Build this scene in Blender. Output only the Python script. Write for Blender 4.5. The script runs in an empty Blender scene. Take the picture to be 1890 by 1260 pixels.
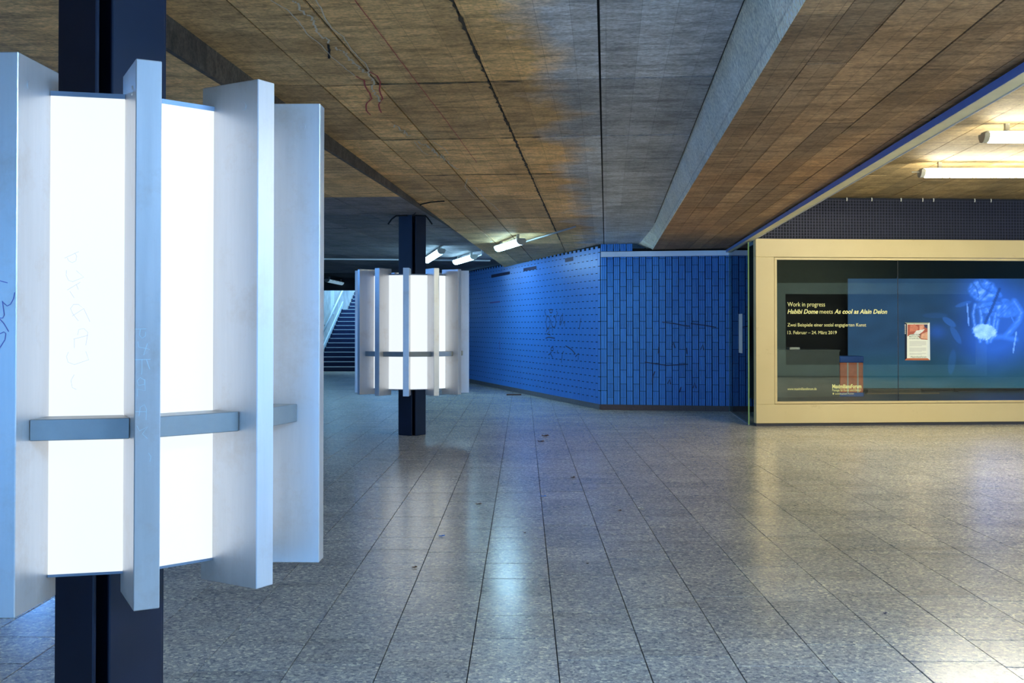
import bpy, bmesh, math, random
from mathutils import Vector, Matrix
random.seed(7)
sc = bpy.context.scene
COL = sc.collection
R = math.radians

# ------------------------------------------------------------------ camera
F = 1930.0                      # focal length in pixels of the 1890 wide frame
EYE = 1.5
HOR = 600.0                     # row of the horizon
PITCH = R(0.8)
K = F / 1500.0                  # depth scale of the measured plan
PX0, PY0 = 945.0, HOR - F * math.tan(PITCH)
cam = bpy.data.cameras.new('camera')
cam.sensor_fit = 'HORIZONTAL'; cam.sensor_width = 36
cam.lens = F / 1890 * 36
cam.shift_y = -(630 - PY0) / 1890
cam.clip_start = 0.05; cam.clip_end = 300
co = bpy.data.objects.new('camera', cam); COL.objects.link(co)
co.location = (0, 0, EYE); co.rotation_euler = (R(90) + PITCH, 0, 0)
sc.camera = co

# ------------------------------------------------------------------ world, exposure
w = bpy.data.worlds.new('sky'); sc.world = w; w.use_nodes = True
bg = w.node_tree.nodes['Background']
bg.inputs[0].default_value = (0.15, 0.44, 1.0, 1); bg.inputs[1].default_value = 3.3
sc.view_settings.view_transform = 'Standard'; sc.view_settings.look = 'None'
sc.view_settings.gamma = 1; sc.view_settings.use_curve_mapping = False
sc.view_settings.exposure = 0.12
LANTERN_E = 0.92
TUBE_E = 95.0
FARLAMP_E = 30.0

day = bpy.data.lights.new('stair_daylight', 'AREA'); day.shape = 'RECTANGLE'; day.size = 2.6; day.size_y = 9; day.energy = 650; day.color = (0.58, 0.95, 1.0)
dayo = bpy.data.objects.new('stair_daylight', day); COL.objects.link(dayo); dayo.location = (-4.8, 40.5, 8.5)   # daylight falling into the open stairwell

# ------------------------------------------------------------------ helpers
def ray(x, y):
    d = Vector((0, math.cos(PITCH), math.sin(PITCH))) + Vector((1, 0, 0)) * ((x - PX0) / F) \
        + Vector((0, -math.sin(PITCH), math.cos(PITCH))) * ((PY0 - y) / F)
    return d
def on_plane(x, y, p, n):
    d = ray(x, y); o = Vector((0, 0, EYE)); n = Vector(n)
    return o + d * ((Vector(p) - o).dot(n) / d.dot(n))

class MB:
    def __init__(s): s.v = []; s.f = []; s.m = []
    def add(s, vs, fs, m=0):
        o = len(s.v); s.v += [tuple(v) for v in vs]; s.f += [tuple(i + o for i in f) for f in fs]; s.m += [m] * len(fs)
        return s
    def hexa(s, b, t, m=0):       # four bottom and four top corners, counter-clockwise from above
        return s.add(list(b) + list(t), [(3, 2, 1, 0), (4, 5, 6, 7), (0, 1, 5, 4), (1, 2, 6, 5), (2, 3, 7, 6), (3, 0, 4, 7)], m)
    def box(s, x0, y0, z0, x1, y1, z1, m=0):
        c = [(x0, y0), (x1, y0), (x1, y1), (x0, y1)]
        return s.hexa([(x, y, z0) for x, y in c], [(x, y, z1) for x, y in c], m)
    def prism(s, poly, z0, z1, m=0):
        n = len(poly)
        vs = [(p[0], p[1], z0) for p in poly] + [(p[0], p[1], z1) for p in poly]
        fs = [tuple(range(n - 1, -1, -1)), tuple(range(n, 2 * n))] + [(i, (i + 1) % n, (i + 1) % n + n, i + n) for i in range(n)]
        return s.add(vs, fs, m)
    def tube(s, pts, r, n=8, m=0, caps=True):
        pts = [Vector(p) for p in pts]; rings = []
        for i, p in enumerate(pts):
            a = pts[min(i + 1, len(pts) - 1)] - pts[max(i - 1, 0)]; a.normalize()
            up = Vector((0, 0, 1)) if abs(a.z) < 0.9 else Vector((1, 0, 0))
            u = a.cross(up).normalized(); v = u.cross(a).normalized()
            rr = r[i] if isinstance(r, (list, tuple)) else r
            rings.append([p + (u * math.cos(2 * math.pi * k / n) + v * math.sin(2 * math.pi * k / n)) * rr for k in range(n)])
        vs = [q for rg in rings for q in rg]; fs = []
        for i in range(len(pts) - 1):
            for k in range(n):
                fs.append((i * n + k, i * n + (k + 1) % n, (i + 1) * n + (k + 1) % n, (i + 1) * n + k))
        if caps:
            fs.append(tuple(range(n - 1, -1, -1))); fs.append(tuple(range((len(pts) - 1) * n, len(pts) * n)))
        return s.add(vs, fs, m)
    def ribbon(s, pts, n, wd=0.004, m=0):   # thin flat stroke lying on a plane with normal n
        n = Vector(n).normalized(); pts = [Vector(p) for p in pts]; vs = []
        for i, p in enumerate(pts):
            a = pts[min(i + 1, len(pts) - 1)] - pts[max(i - 1, 0)]
            if a.length < 1e-6: a = Vector((1, 0, 0))
            c = a.cross(n).normalized(); q = wd[i] if isinstance(wd, (list, tuple)) else wd
            vs += [p + c * q / 2, p - c * q / 2]
        return s.add(vs, [(2 * i, 2 * i + 1, 2 * i + 3, 2 * i + 2) for i in range(len(pts) - 1)], m)
    def mesh(s, name, mats, smooth=False):
        me = bpy.data.meshes.new(name); me.from_pydata(s.v, [], s.f)
        for mt in (mats if isinstance(mats, (list, tuple)) else [mats]): me.materials.append(mt)
        for p, k in zip(me.polygons, s.m): p.material_index = k; p.use_smooth = smooth
        bm = bmesh.new(); bm.from_mesh(me); bmesh.ops.recalc_face_normals(bm, faces=bm.faces); bm.to_mesh(me); bm.free()
        return me
    def build(s, name, mats, parent=None, smooth=False, world=True):
        if parent is not None and world:
            o = root_of(parent); s.v = [tuple(Vector(v) - o) for v in s.v]
        ob = bpy.data.objects.new(name, s.mesh(name, mats, smooth)); COL.objects.link(ob)
        if parent is not None: ob.parent = parent
        return ob
def root_of(o):
    p = Vector((0, 0, 0))
    while o is not None: p += o.location; o = o.parent
    return p
def tag(o, label=None, cat=None, group=None, kind=None):
    for k, v in (('label', label), ('category', cat), ('group', group), ('kind', kind)):
        if v: o[k] = v
    return o
def empty(name, loc, label=None, cat=None, group=None, kind=None, rz=0):
    o = bpy.data.objects.new(name, None); COL.objects.link(o); o.location = loc; o.rotation_euler = (0, 0, rz)
    o.empty_display_size = 0.1
    return tag(o, label, cat, group, kind)
def inst(name, me, loc, rz=0, parent=None, scale=None):
    o = bpy.data.objects.new(name, me); COL.objects.link(o); o.parent = parent
    o.location = loc; o.rotation_euler = (0, 0, rz)
    if scale: o.scale = scale
    return o
def bevel(o, wd, seg=1):
    m = o.modifiers.new('bevel', 'BEVEL'); m.width = wd; m.segments = seg; m.limit_method = 'ANGLE'; return o
def copy_tree(o, parent=None):
    c = o.copy(); COL.objects.link(c); c.parent = parent
    for ch in list(o.children): copy_tree(ch, c)
    return c

# ------------------------------------------------------------------ materials
def nodes(name):
    m = bpy.data.materials.new(name); m.use_nodes = True
    nt = m.node_tree; return m, nt, nt.nodes['Principled BSDF']
def N(nt, t, **kw):
    n = nt.nodes.new(t)
    for k, v in kw.items():
        if k.startswith('i_'):
            key = k[2:]; key = int(key) if key.isdigit() else key
            n.inputs[key].default_value = v
        else: setattr(n, k, v)
    return n
def L(nt, a, b): nt.links.new(a, b)
def ramp(nt, fac, stops):
    r = nt.nodes.new('ShaderNodeValToRGB'); e = r.color_ramp.elements
    while len(e) < len(stops): e.new(0.5)
    for q, (p, c) in zip(e, stops): q.position = p; q.color = (*c, 1) if len(c) == 3 else c
    L(nt, fac, r.inputs[0]); return r.outputs[0]
def mix(nt, fac, a, b, mode='MIX'):
    n = nt.nodes.new('ShaderNodeMix'); n.data_type = 'RGBA'; n.blend_type = mode
    for sock, v in ((n.inputs[0], fac), (n.inputs[6], a), (n.inputs[7], b)):
        if isinstance(v, bpy.types.NodeSocket): L(nt, v, sock)
        elif isinstance(v, (int, float)): sock.default_value = v
        else: sock.default_value = (*v, 1)
    return n.outputs[2]
def wpos(nt, rz=0, scale=(1, 1, 1)):
    g = N(nt, 'ShaderNodeNewGeometry'); mp = N(nt, 'ShaderNodeMapping')
    mp.inputs['Rotation'].default_value = (0, 0, rz); mp.inputs['Scale'].default_value = scale
    L(nt, g.outputs['Position'], mp.inputs[0]); return mp.outputs[0]
def noise(nt, vec, scale, detail=4, rough=0.6):
    n = N(nt, 'ShaderNodeTexNoise'); n.inputs['Scale'].default_value = scale
    n.inputs['Detail'].default_value = detail; n.inputs['Roughness'].default_value = rough
    L(nt, vec, n.inputs['Vector']); return n.outputs['Fac']
def bump(nt, h, st, b, dist=0.01):
    n = N(nt, 'ShaderNodeBump'); n.inputs['Strength'].default_value = st; n.inputs['Distance'].default_value = dist
    L(nt, h, n.inputs['Height']); L(nt, n.outputs[0], b.inputs['Normal'])
def plain(name, c, rough=0.5, metal=0.0, var=0.15, sc_=6.0, bmp=0.0, spec=0.5):
    m, nt, b = nodes(name)
    v = wpos(nt); f = noise(nt, v, sc_)
    L(nt, mix(nt, f, tuple(x * (1 - var) for x in c), tuple(min(1, x * (1 + var)) for x in c)), b.inputs['Base Color'])
    b.inputs['Roughness'].default_value = rough; b.inputs['Metallic'].default_value = metal
    b.inputs['Specular IOR Level'].default_value = spec
    if bmp: bump(nt, noise(nt, v, sc_ * 8), bmp, b)
    return m
def emit(name, c, st, rough=0.4):
    m, nt, b = nodes(name)
    f = noise(nt, wpos(nt), 2.0)
    b.inputs['Base Color'].default_value = (0.2, 0.21, 0.22, 1); b.inputs['Roughness'].default_value = rough
    L(nt, mix(nt, f, tuple(x * 0.96 for x in c), c), b.inputs['Emission Color']); b.inputs['Emission Strength'].default_value = st
    return m

BA = math.atan2(0.0902, 1.0)                       # the beams run this far clockwise of straight ahead
BD = Vector((math.sin(BA), math.cos(BA), 0)); ND = Vector((math.cos(BA), -math.sin(BA), 0))
def sd(s, d, z): return BD * s + ND * d + Vector((0, 0, z))

def concrete(name, c1, c2, c3, board=0.13, rough=0.75, grey=False, dk=1.0):
    m, nt, b = nodes(name)
    v = wpos(nt, BA)                               # x across the boards, y along them
    mp = N(nt, 'ShaderNodeMapping'); mp.inputs['Scale'].default_value = (7, 0.9, 3); L(nt, v, mp.inputs[0])
    mp2 = N(nt, 'ShaderNodeMapping'); mp2.inputs['Scale'].default_value = (1.2, 5, 3); L(nt, v, mp2.inputs[0])
    big = noise(nt, v, 0.55, 3)
    streak = noise(nt, mp.outputs[0], 1.6, 7, 0.7)
    blot = noise(nt, mp2.outputs[0], 2.2, 6, 0.72)
    base = mix(nt, ramp(nt, big, [(0.35, (0, 0, 0)), (0.65, (1, 1, 1))]), c1, c2)
    base = mix(nt, ramp(nt, streak, [(0.35, (0, 0, 0)), (0.75, (0.85,) * 3)]), base, c3)
    base = mix(nt, ramp(nt, blot, [(0.46, (0, 0, 0)), (0.74, (0.95 * dk,) * 3)]), base, tuple(x * 0.25 for x in c1))
    pat = noise(nt, v, 1.7, 6, 0.68)
    base = mix(nt, ramp(nt, pat, [(0.48, (0, 0, 0)), (0.66, (0.62 * dk,) * 3)]), base, tuple(x * 0.45 for x in c1))
    pit = noise(nt, mp2.outputs[0], 9.0, 3, 0.6)
    base = mix(nt, ramp(nt, pit, [(0.66, (0, 0, 0)), (0.74, (0.8,) * 3)]), base, tuple(x * 0.15 for x in c1))
    oi = N(nt, 'ShaderNodeObjectInfo')
    base = mix(nt, 1.0, base, ramp(nt, oi.outputs['Random'], [(0, (0.72, 0.72, 0.74)), (1, (1.18, 1.15, 1.1))]), 'MULTIPLY')
    rot = N(nt, 'ShaderNodeMapping'); rot.inputs['Rotation'].default_value = (0, 0, R(90)); L(nt, v, rot.inputs[0])
    br = N(nt, 'ShaderNodeTexBrick'); br.inputs['Scale'].default_value = 1
    br.inputs['Brick Width'].default_value = 3.1; br.offset = 0.37; br.offset_frequency = 3; br.inputs['Row Height'].default_value = board
    br.inputs['Mortar Size'].default_value = 0.003; br.inputs['Mortar Smooth'].default_value = 0.8
    br.inputs['Color1'].default_value = (0.86, 0.86, 0.86, 1); br.inputs['Color2'].default_value = (1.10, 1.10, 1.10, 1)
    br.inputs['Mortar'].default_value = (0.66, 0.66, 0.66, 1)
    L(nt, rot.outputs[0], br.inputs['Vector'])
    base = mix(nt, 0.8, base, br.outputs['Color'], 'MULTIPLY')
    gr = noise(nt, mp2.outputs[0], 16.0, 4, 0.65)
    base = mix(nt, 1.0, base, ramp(nt, gr, [(0.30, (0.68,) * 3), (0.50, (1.12,) * 3), (0.72, (1.40,) * 3)]), 'MULTIPLY')
    spk = noise(nt, v, 46.0, 2, 0.6)
    base = mix(nt, 1.0, base, ramp(nt, spk, [(0.30, (0.82,) * 3), (0.60, (1.18,) * 3)]), 'MULTIPLY')
    if grey:                                        # cool light painted into the right part as grey, with a ragged border
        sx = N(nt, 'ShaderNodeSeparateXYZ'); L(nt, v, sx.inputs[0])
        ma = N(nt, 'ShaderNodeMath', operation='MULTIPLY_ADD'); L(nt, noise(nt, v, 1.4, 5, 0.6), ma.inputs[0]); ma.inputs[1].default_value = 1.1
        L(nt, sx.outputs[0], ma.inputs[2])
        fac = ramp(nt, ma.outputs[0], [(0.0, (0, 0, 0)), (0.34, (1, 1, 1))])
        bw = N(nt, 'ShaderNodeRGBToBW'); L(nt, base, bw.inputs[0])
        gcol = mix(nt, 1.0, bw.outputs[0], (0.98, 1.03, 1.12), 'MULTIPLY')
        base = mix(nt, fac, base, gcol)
    L(nt, base, b.inputs['Base Color'])
    b.inputs['Roughness'].default_value = rough; b.inputs['Specular IOR Level'].default_value = 0.35
    ad = N(nt, 'ShaderNodeMath', operation='MULTIPLY_ADD'); L(nt, streak, ad.inputs[0]); ad.inputs[1].default_value = 0.6
    L(nt, br.outputs['Color'], ad.inputs[2])
    bump(nt, ad.outputs[0], 0.35, b, 0.012)
    return m
M = {}
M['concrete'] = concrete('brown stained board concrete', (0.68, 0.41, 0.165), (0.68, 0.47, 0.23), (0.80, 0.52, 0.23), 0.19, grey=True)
M['grey_concrete'] = concrete('cool-lit grey board concrete', (0.42, 0.41, 0.41), (0.54, 0.54, 0.55), (0.44, 0.38, 0.31), 0.17)  # unused grey version of the cool light tint on the ceiling
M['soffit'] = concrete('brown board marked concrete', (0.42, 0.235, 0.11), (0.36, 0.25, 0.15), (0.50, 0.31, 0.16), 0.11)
M['dark_concrete'] = concrete('dark step concrete', (0.085, 0.065, 0.048), (0.10, 0.085, 0.065), (0.13, 0.10, 0.07), 0.2)
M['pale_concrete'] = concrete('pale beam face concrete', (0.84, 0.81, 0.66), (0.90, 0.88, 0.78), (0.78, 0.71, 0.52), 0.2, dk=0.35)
M['far_shade'] = concrete('shade darkened board concrete', (0.17, 0.17, 0.20), (0.20, 0.20, 0.23), (0.24, 0.22, 0.20), 0.2)  # dimness of the far left ceiling put into the colour
M['warm_concrete'] = concrete('warm board concrete', (0.40, 0.29, 0.13), (0.48, 0.36, 0.19), (0.34, 0.24, 0.11), 0.1)
M['stair_concrete'] = plain('pale stair wall concrete', (0.60, 0.61, 0.56), 0.8, var=0.55, sc_=3, bmp=0.2)
M['grout'] = plain('dark joint', (0.014, 0.014, 0.016), 0.9, spec=0.2)
M['soot'] = plain('dark plaster', (0.035, 0.037, 0.045), 0.8)

def terrazzo():
    m, nt, b = nodes('terrazzo floor tile')
    v = wpos(nt, 0)
    vo = N(nt, 'ShaderNodeTexVoronoi'); vo.inputs['Scale'].default_value = 66; L(nt, v, vo.inputs['Vector'])
    chip = ramp(nt, N_sep(nt, vo.outputs['Color'], 0), [(0, (0.27, 0.28, 0.31)), (0.25, (0.46, 0.45, 0.43)), (0.60, (0.53, 0.515, 0.48)), (0.84, (0.64, 0.61, 0.53)), (1, (0.95, 0.90, 0.70))])
    vo2 = N(nt, 'ShaderNodeTexVoronoi'); vo2.inputs['Scale'].default_value = 170; L(nt, v, vo2.inputs['Vector'])
    fine = ramp(nt, N_sep(nt, vo2.outputs['Color'], 1), [(0, (0.74, 0.74, 0.76)), (0.5, (0.97, 0.97, 0.97)), (1, (1.18, 1.17, 1.12))])
    c = mix(nt, 1.0, chip, fine, 'MULTIPLY')
    big = noise(nt, v, 0.7, 4)
    c = mix(nt, 1.0, c, ramp(nt, big, [(0.3, (0.82, 0.82, 0.82)), (0.7, (1.06, 1.06, 1.05))]), 'MULTIPLY')
    oi = N(nt, 'ShaderNodeObjectInfo')
    c = mix(nt, 1.0, c, ramp(nt, oi.outputs['Random'], [(0, (0.88, 0.88, 0.89)), (1, (1.1, 1.09, 1.07))]), 'MULTIPLY')
    mp = N(nt, 'ShaderNodeMapping'); mp.inputs['Scale'].default_value = (1, 5, 1); L(nt, v, mp.inputs[0])
    sm = noise(nt, mp.outputs[0], 0.9, 5, 0.65)
    c = mix(nt, ramp(nt, sm, [(0.52, (0, 0, 0)), (0.80, (0.45,) * 3)]), c, (0.16, 0.13, 0.10))
    L(nt, c, b.inputs['Base Color'])
    rg = N(nt, 'ShaderNodeMapRange'); rg.inputs[3].default_value = 0.17; rg.inputs[4].default_value = 0.24
    L(nt, big, rg.inputs[0]); L(nt, rg.outputs[0], b.inputs['Roughness'])
    b.inputs['Specular IOR Level'].default_value = 0.85
    wv = noise(nt, v, 3.0, 3)
    bump(nt, wv, 0.06, b, 0.02)
    return m
def N_sep(nt, colour, k):
    s = N(nt, 'ShaderNodeSeparateColor'); L(nt, colour, s.inputs[0]); return s.outputs[k]
M['terrazzo'] = terrazzo()

def blue_tile():
    m, nt, b = nodes('blue glazed fluted tile')
    v = wpos(nt); big = noise(nt, v, 0.9, 4); oi = N(nt, 'ShaderNodeObjectInfo')
    c = mix(nt, big, (0.05, 0.245, 0.76), (0.075, 0.325, 0.86))
    c = mix(nt, 1.0, c, ramp(nt, oi.outputs['Random'], [(0, (0.86, 0.88, 0.90)), (1, (1.08, 1.08, 1.06))]), 'MULTIPLY')
    mp = N(nt, 'ShaderNodeMapping'); mp.inputs['Scale'].default_value = (1, 1, 4); L(nt, v, mp.inputs[0])
    c = mix(nt, ramp(nt, noise(nt, mp.outputs[0], 1.3, 6, 0.7), [(0.62, (0, 0, 0)), (0.85, (0.5,) * 3)]), c, (0.02, 0.06, 0.20))
    L(nt, c, b.inputs['Base Color']); b.inputs['Roughness'].default_value = 0.33
    b.inputs['Specular IOR Level'].default_value = 0.6
    return m
M['blue'] = blue_tile()

def fin_metal():
    m, nt, b = nodes('brushed aluminium fin')
    tc = N(nt, 'ShaderNodeTexCoord'); mp = N(nt, 'ShaderNodeMapping'); mp.inputs['Scale'].default_value = (9, 9, 0.7)
    L(nt, tc.outputs['Object'], mp.inputs[0])
    f = noise(nt, mp.outputs[0], 3.0, 6, 0.7)
    c = mix(nt, f, (0.60, 0.60, 0.595), (0.76, 0.75, 0.75))
    g = noise(nt, tc.outputs['Object'], 3.2, 7, 0.75)
    c = mix(nt, ramp(nt, g, [(0.52, (0, 0, 0)), (0.80, (0.6,) * 3)]), c, (0.52, 0.42, 0.33))
    L(nt, c, b.inputs['Base Color']); b.inputs['Metallic'].default_value = 0.66
    rg = N(nt, 'ShaderNodeMapRange'); rg.inputs[3].default_value = 0.31; rg.inputs[4].default_value = 0.42
    L(nt, f, rg.inputs[0]); L(nt, rg.outputs[0], b.inputs['Roughness'])
    fb = N(nt, 'ShaderNodeMapping'); fb.inputs['Scale'].default_value = (220, 220, 3); L(nt, tc.outputs['Object'], fb.inputs[0])
    bump(nt, noise(nt, fb.outputs[0], 1.0, 2), 0.02, b, 0.001)
    return m
M['fin'] = fin_metal()
M['bar'] = plain('dull grey metal crossbar', (0.30, 0.31, 0.30), 0.42, 0.5, var=0.15, sc_=12)
M['panel'] = emit('lit opal panel', (0.90, 0.96, 1.0), LANTERN_E, 0.25)
M['lid'] = plain('grey lantern lid', (0.22, 0.27, 0.34), 0.45, 0.4)
M['steel'] = plain('dark blue painted steel', (0.010, 0.016, 0.036), 0.40, 0.0, var=0.3, sc_=4, spec=0.3)
M['tube'] = emit('lit tube cover', (1.0, 0.93, 0.70), TUBE_E)
M['fartube'] = emit('lit cold tube cover', (0.40, 0.75, 1.0), FARLAMP_E)
M['fill_cold'] = emit('added cold fill tube cover', (0.36, 0.62, 1.0), 170.0)
M['fill_beam'] = emit('added beam fill tube cover', (0.28, 0.56, 1.0), 270.0)
M['fill_left'] = emit('added left fill tube cover', (0.12, 0.38, 1.0), 85.0)
M['fill_right'] = emit('added right fill tube cover', (1.0, 0.96, 0.64), 125.0)
M['lamp_body'] = plain('pale lamp housing', (0.45, 0.46, 0.42), 0.5)
M['conduit'] = plain('grey conduit', (0.40, 0.42, 0.45), 0.45, 0.3)
M['alu'] = plain('bright aluminium trim', (0.78, 0.77, 0.80), 0.3, 0.6, var=0.2, sc_=3)
M['railmetal'] = plain('painted steel rail', (0.88, 0.80, 0.52), 0.45, 0.0)
M['rail_bluelit'] = plain('blue-lit steel side', (0.09, 0.22, 0.62), 0.4)  # blue light on the rail's left face, painted into its colour
M['granite'] = plain('dark brown granite skirting', (0.085, 0.052, 0.045), 0.4, var=0.5, sc_=40)
M['greygranite'] = plain('grey granite skirting', (0.13, 0.13, 0.16), 0.4, var=0.5, sc_=30)
def cream():
    m, nt, b = nodes('cream painted frame')
    v = wpos(nt)
    c = mix(nt, noise(nt, v, 1.2), (0.60, 0.47, 0.225), (0.70, 0.58, 0.32))
    c = mix(nt, ramp(nt, noise(nt, v, 4.0, 8, 0.75), [(0.60, (0, 0, 0)), (0.80, (0.6,) * 3)]), c, (0.36, 0.22, 0.09))
    L(nt, c, b.inputs['Base Color']); b.inputs['Roughness'].default_value = 0.45
    return m
M['cream'] = cream()
M['plinth'] = plain('dark plinth', (0.035, 0.036, 0.05), 0.6)
M['black'] = plain('black cloth', (0.006, 0.007, 0.009), 0.9)
M['meshwire'] = plain('dark wire', (0.032, 0.038, 0.085), 0.5, 0.3)
M['white'] = plain('white plastic', (0.75, 0.76, 0.72), 0.4)
M['ink'] = plain('dark marker ink', (0.03, 0.035, 0.10), 0.6)
M['violet_ink'] = plain('violet marker ink', (0.16, 0.15, 0.50), 0.6)
M['faint_ink'] = emit('faint pencil on lit panel', (0.58, 0.56, 0.70), 0.75)
M['scratch'] = plain('pale scratch', (0.70, 0.86, 0.92), 0.5)
M['chalk'] = plain('chalky white crack filler', (0.62, 0.56, 0.44), 0.9)
M['red_paint'] = plain('red marking paint', (0.42, 0.045, 0.05), 0.7)
M['vinyl'] = plain('pale yellow vinyl lettering', (0.86, 0.84, 0.36), 0.6, var=0.02)
def glass(name, tint, gl, rough=0.0):
    m = bpy.data.materials.new(name); m.use_nodes = True; nt = m.node_tree; nt.nodes.clear()
    out = N(nt, 'ShaderNodeOutputMaterial'); t = N(nt, 'ShaderNodeBsdfTransparent'); t.inputs[0].default_value = (*tint, 1)
    g = N(nt, 'ShaderNodeBsdfGlossy'); g.inputs['Roughness'].default_value = rough
    lw = N(nt, 'ShaderNodeFresnel'); lw.inputs[0].default_value = 1.5
    ad = N(nt, 'ShaderNodeMath', operation='ADD'); ad.inputs[1].default_value = gl; L(nt, lw.outputs[0], ad.inputs[0])
    mx = N(nt, 'ShaderNodeMixShader'); L(nt, ad.outputs[0], mx.inputs[0]); L(nt, t.outputs[0], mx.inputs[1]); L(nt, g.outputs[0], mx.inputs[2])
    L(nt, mx.outputs[0], out.inputs[0]); return m
M['glass'] = glass('clear window glass', (0.93, 0.97, 0.97), 0.03)
M['doorglass'] = glass('blue green door glass', (0.70, 0.84, 0.86), 0.03)
M['glassedge'] = plain('pale green glass edge', (0.35, 0.62, 0.62), 0.2)

# ------------------------------------------------------------------ setting: floor
FD = Vector((0.0109, 1, 0)).normalized(); FN = Vector((FD.y, -FD.x, 0)); FA = -math.atan2(0.0109, 1)
TW, TL = 0.3925, 0.396
floor = MB().box(-10, -8, -0.25, 18, 44, -0.011).build('floor', M['grout']); tag(floor, kind='structure')
tm = MB()
a, l, g, e = TW / 2 - 0.0026, TL / 2 - 0.0030, 0.014, 0.0006
tm.hexa([(-a, -l, -g), (a, -l, -g), (a, l, -g), (-a, l, -g)], [(-a, -l, -e), (a, -l, -e), (a, l, -e), (-a, l, -e)])
tm.v += [(-a + e, -l + e, 0), (a - e, -l + e, 0), (a - e, l - e, 0), (-a + e, l - e, 0)]
tm.f[1] = (8, 9, 10, 11); tm.f += [(4, 5, 9, 8), (5, 6, 10, 9), (6, 7, 11, 10), (7, 4, 8, 11)]; tm.m += [0] * 4
tile_me = tm.mesh('tile', M['terrazzo'])
spots = []
for i in range(-26, 44):
    off = random.choice((0, 0.08, 0.155, 0.21))
    for j in range(-20, 90):
        p = FN * (0.153 + (i + 0.5) * TW) + FD * (j * TL + off)
        if -9.9 < p.x < 17.9 and -7.9 < p.y < 35: spots.append(p)
def in_view(p, m=60):
    if p.y < 2.6: return False
    x, y = PX0 + F * p.x / p.y, HOR + F * EYE / p.y
    return -m < x < 1890 + m and y < 1260 + m
vis = sorted([p for p in spots if in_view(p)], key=lambda p: p.y)
near = set(id(p) for p in vis[:300])
rest = MB()
for p in spots:
    dz = random.uniform(-0.0012, 0.0008)
    if id(p) in near:
        o = inst('tile', tile_me, (p.x, p.y, dz), FA, floor)
    elif p.y < 8 or in_view(p, 400):
        k = 1 if p.y > 12 else 0
        c, s_ = math.cos(FA), math.sin(FA)
        vs = [(p.x + c * v[0] - s_ * v[1], p.y + s_ * v[0] + c * v[1], v[2] + dz) for v in tm.v]
        rest.add(vs, [f for f in tm.f[1:]])
    else:
        c, s_ = math.cos(FA), math.sin(FA)
        rest.add([(p.x + c * v[0] - s_ * v[1], p.y + s_ * v[0] + c * v[1], 0) for v in tm.v[8:12]], [(0, 1, 2, 3)])
r_ = rest.build('distant_tiles', M['terrazzo'], floor); tag(r_, kind='stuff')

# ------------------------------------------------------------------ setting: ceilings
def main_z(p): return 2.95 + 0.0171 * (18.66 - p.y)
D_L, D_A, D_RAIL = -2.37, 0.816, 2.18
BATTER = 0.10
S_END = 18.85
ceiling = MB()
# the slab above everything
ceiling.box(-10, -8, 3.62, 18, 34.6, 3.9)
ceiling = ceiling.build('ceiling', M['soot']); tag(ceiling, kind='structure')
def slabpiece(mb, s0, s1, d0, d1, zf, up=0.12, gap=0.006, j=0):
    c = [(s0 + gap, d0 + gap), (s0 + gap, d1 - gap), (s1 - gap, d1 - gap), (s1 - gap, d0 + gap)]
    pts = [sd(s, d, 0) for s, d in c]
    bot = [(p.x, p.y, zf(p) + j) for p in pts]; top = [(p.x, p.y, zf(p) + up) for p in pts]
    mb.hexa(bot, top)
def back(z0, s0, s1, d0, d1):
    m = MB(); pts = [sd(s, d, 0) for s, d in ((s0, d0), (s0, d1), (s1, d1), (s1, d0))]
    m.hexa([(p.x, p.y, z0(p)) for p in pts], [(p.x, p.y, 3.62) for p in pts]); return m
back(lambda p: main_z(p) + 0.012, -8, 30, D_L, D_A).build('slab', M['grout'], ceiling)
edges = [D_L, -1.95, -1.55, -0.79, -0.04, D_A - BATTER]
for k in range(5):
    off = 0
    for q in range(-4, 13):
        s0 = q * 1.93 + 1.22
        p = MB(); slabpiece(p, s0, s0 + 1.93, edges[k], edges[k + 1], main_z, 0.10, 0.007, random.uniform(-0.004, 0.003))
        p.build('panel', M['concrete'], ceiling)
left_z = lambda p: 3.0
lb = back(lambda p: 3.012, -8, 33.5, -12, D_L - 0.001); lb.build('slab', M['grout'], ceiling)
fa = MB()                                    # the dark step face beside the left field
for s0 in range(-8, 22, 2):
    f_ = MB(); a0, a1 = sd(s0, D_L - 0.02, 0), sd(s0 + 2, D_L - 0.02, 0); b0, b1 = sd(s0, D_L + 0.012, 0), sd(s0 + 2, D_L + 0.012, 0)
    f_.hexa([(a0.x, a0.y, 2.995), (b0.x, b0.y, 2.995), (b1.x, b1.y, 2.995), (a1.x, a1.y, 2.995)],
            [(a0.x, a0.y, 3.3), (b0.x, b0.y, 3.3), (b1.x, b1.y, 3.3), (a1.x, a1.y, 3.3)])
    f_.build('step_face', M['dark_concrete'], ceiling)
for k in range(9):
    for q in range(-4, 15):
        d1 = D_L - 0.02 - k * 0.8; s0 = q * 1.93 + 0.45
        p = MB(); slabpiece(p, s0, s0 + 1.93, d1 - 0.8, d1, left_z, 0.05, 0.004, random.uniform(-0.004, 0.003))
        p.build('panel', M['concrete'] if s0 < 10.5 + 0.7 * k else M['far_shade'], ceiling)
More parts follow.
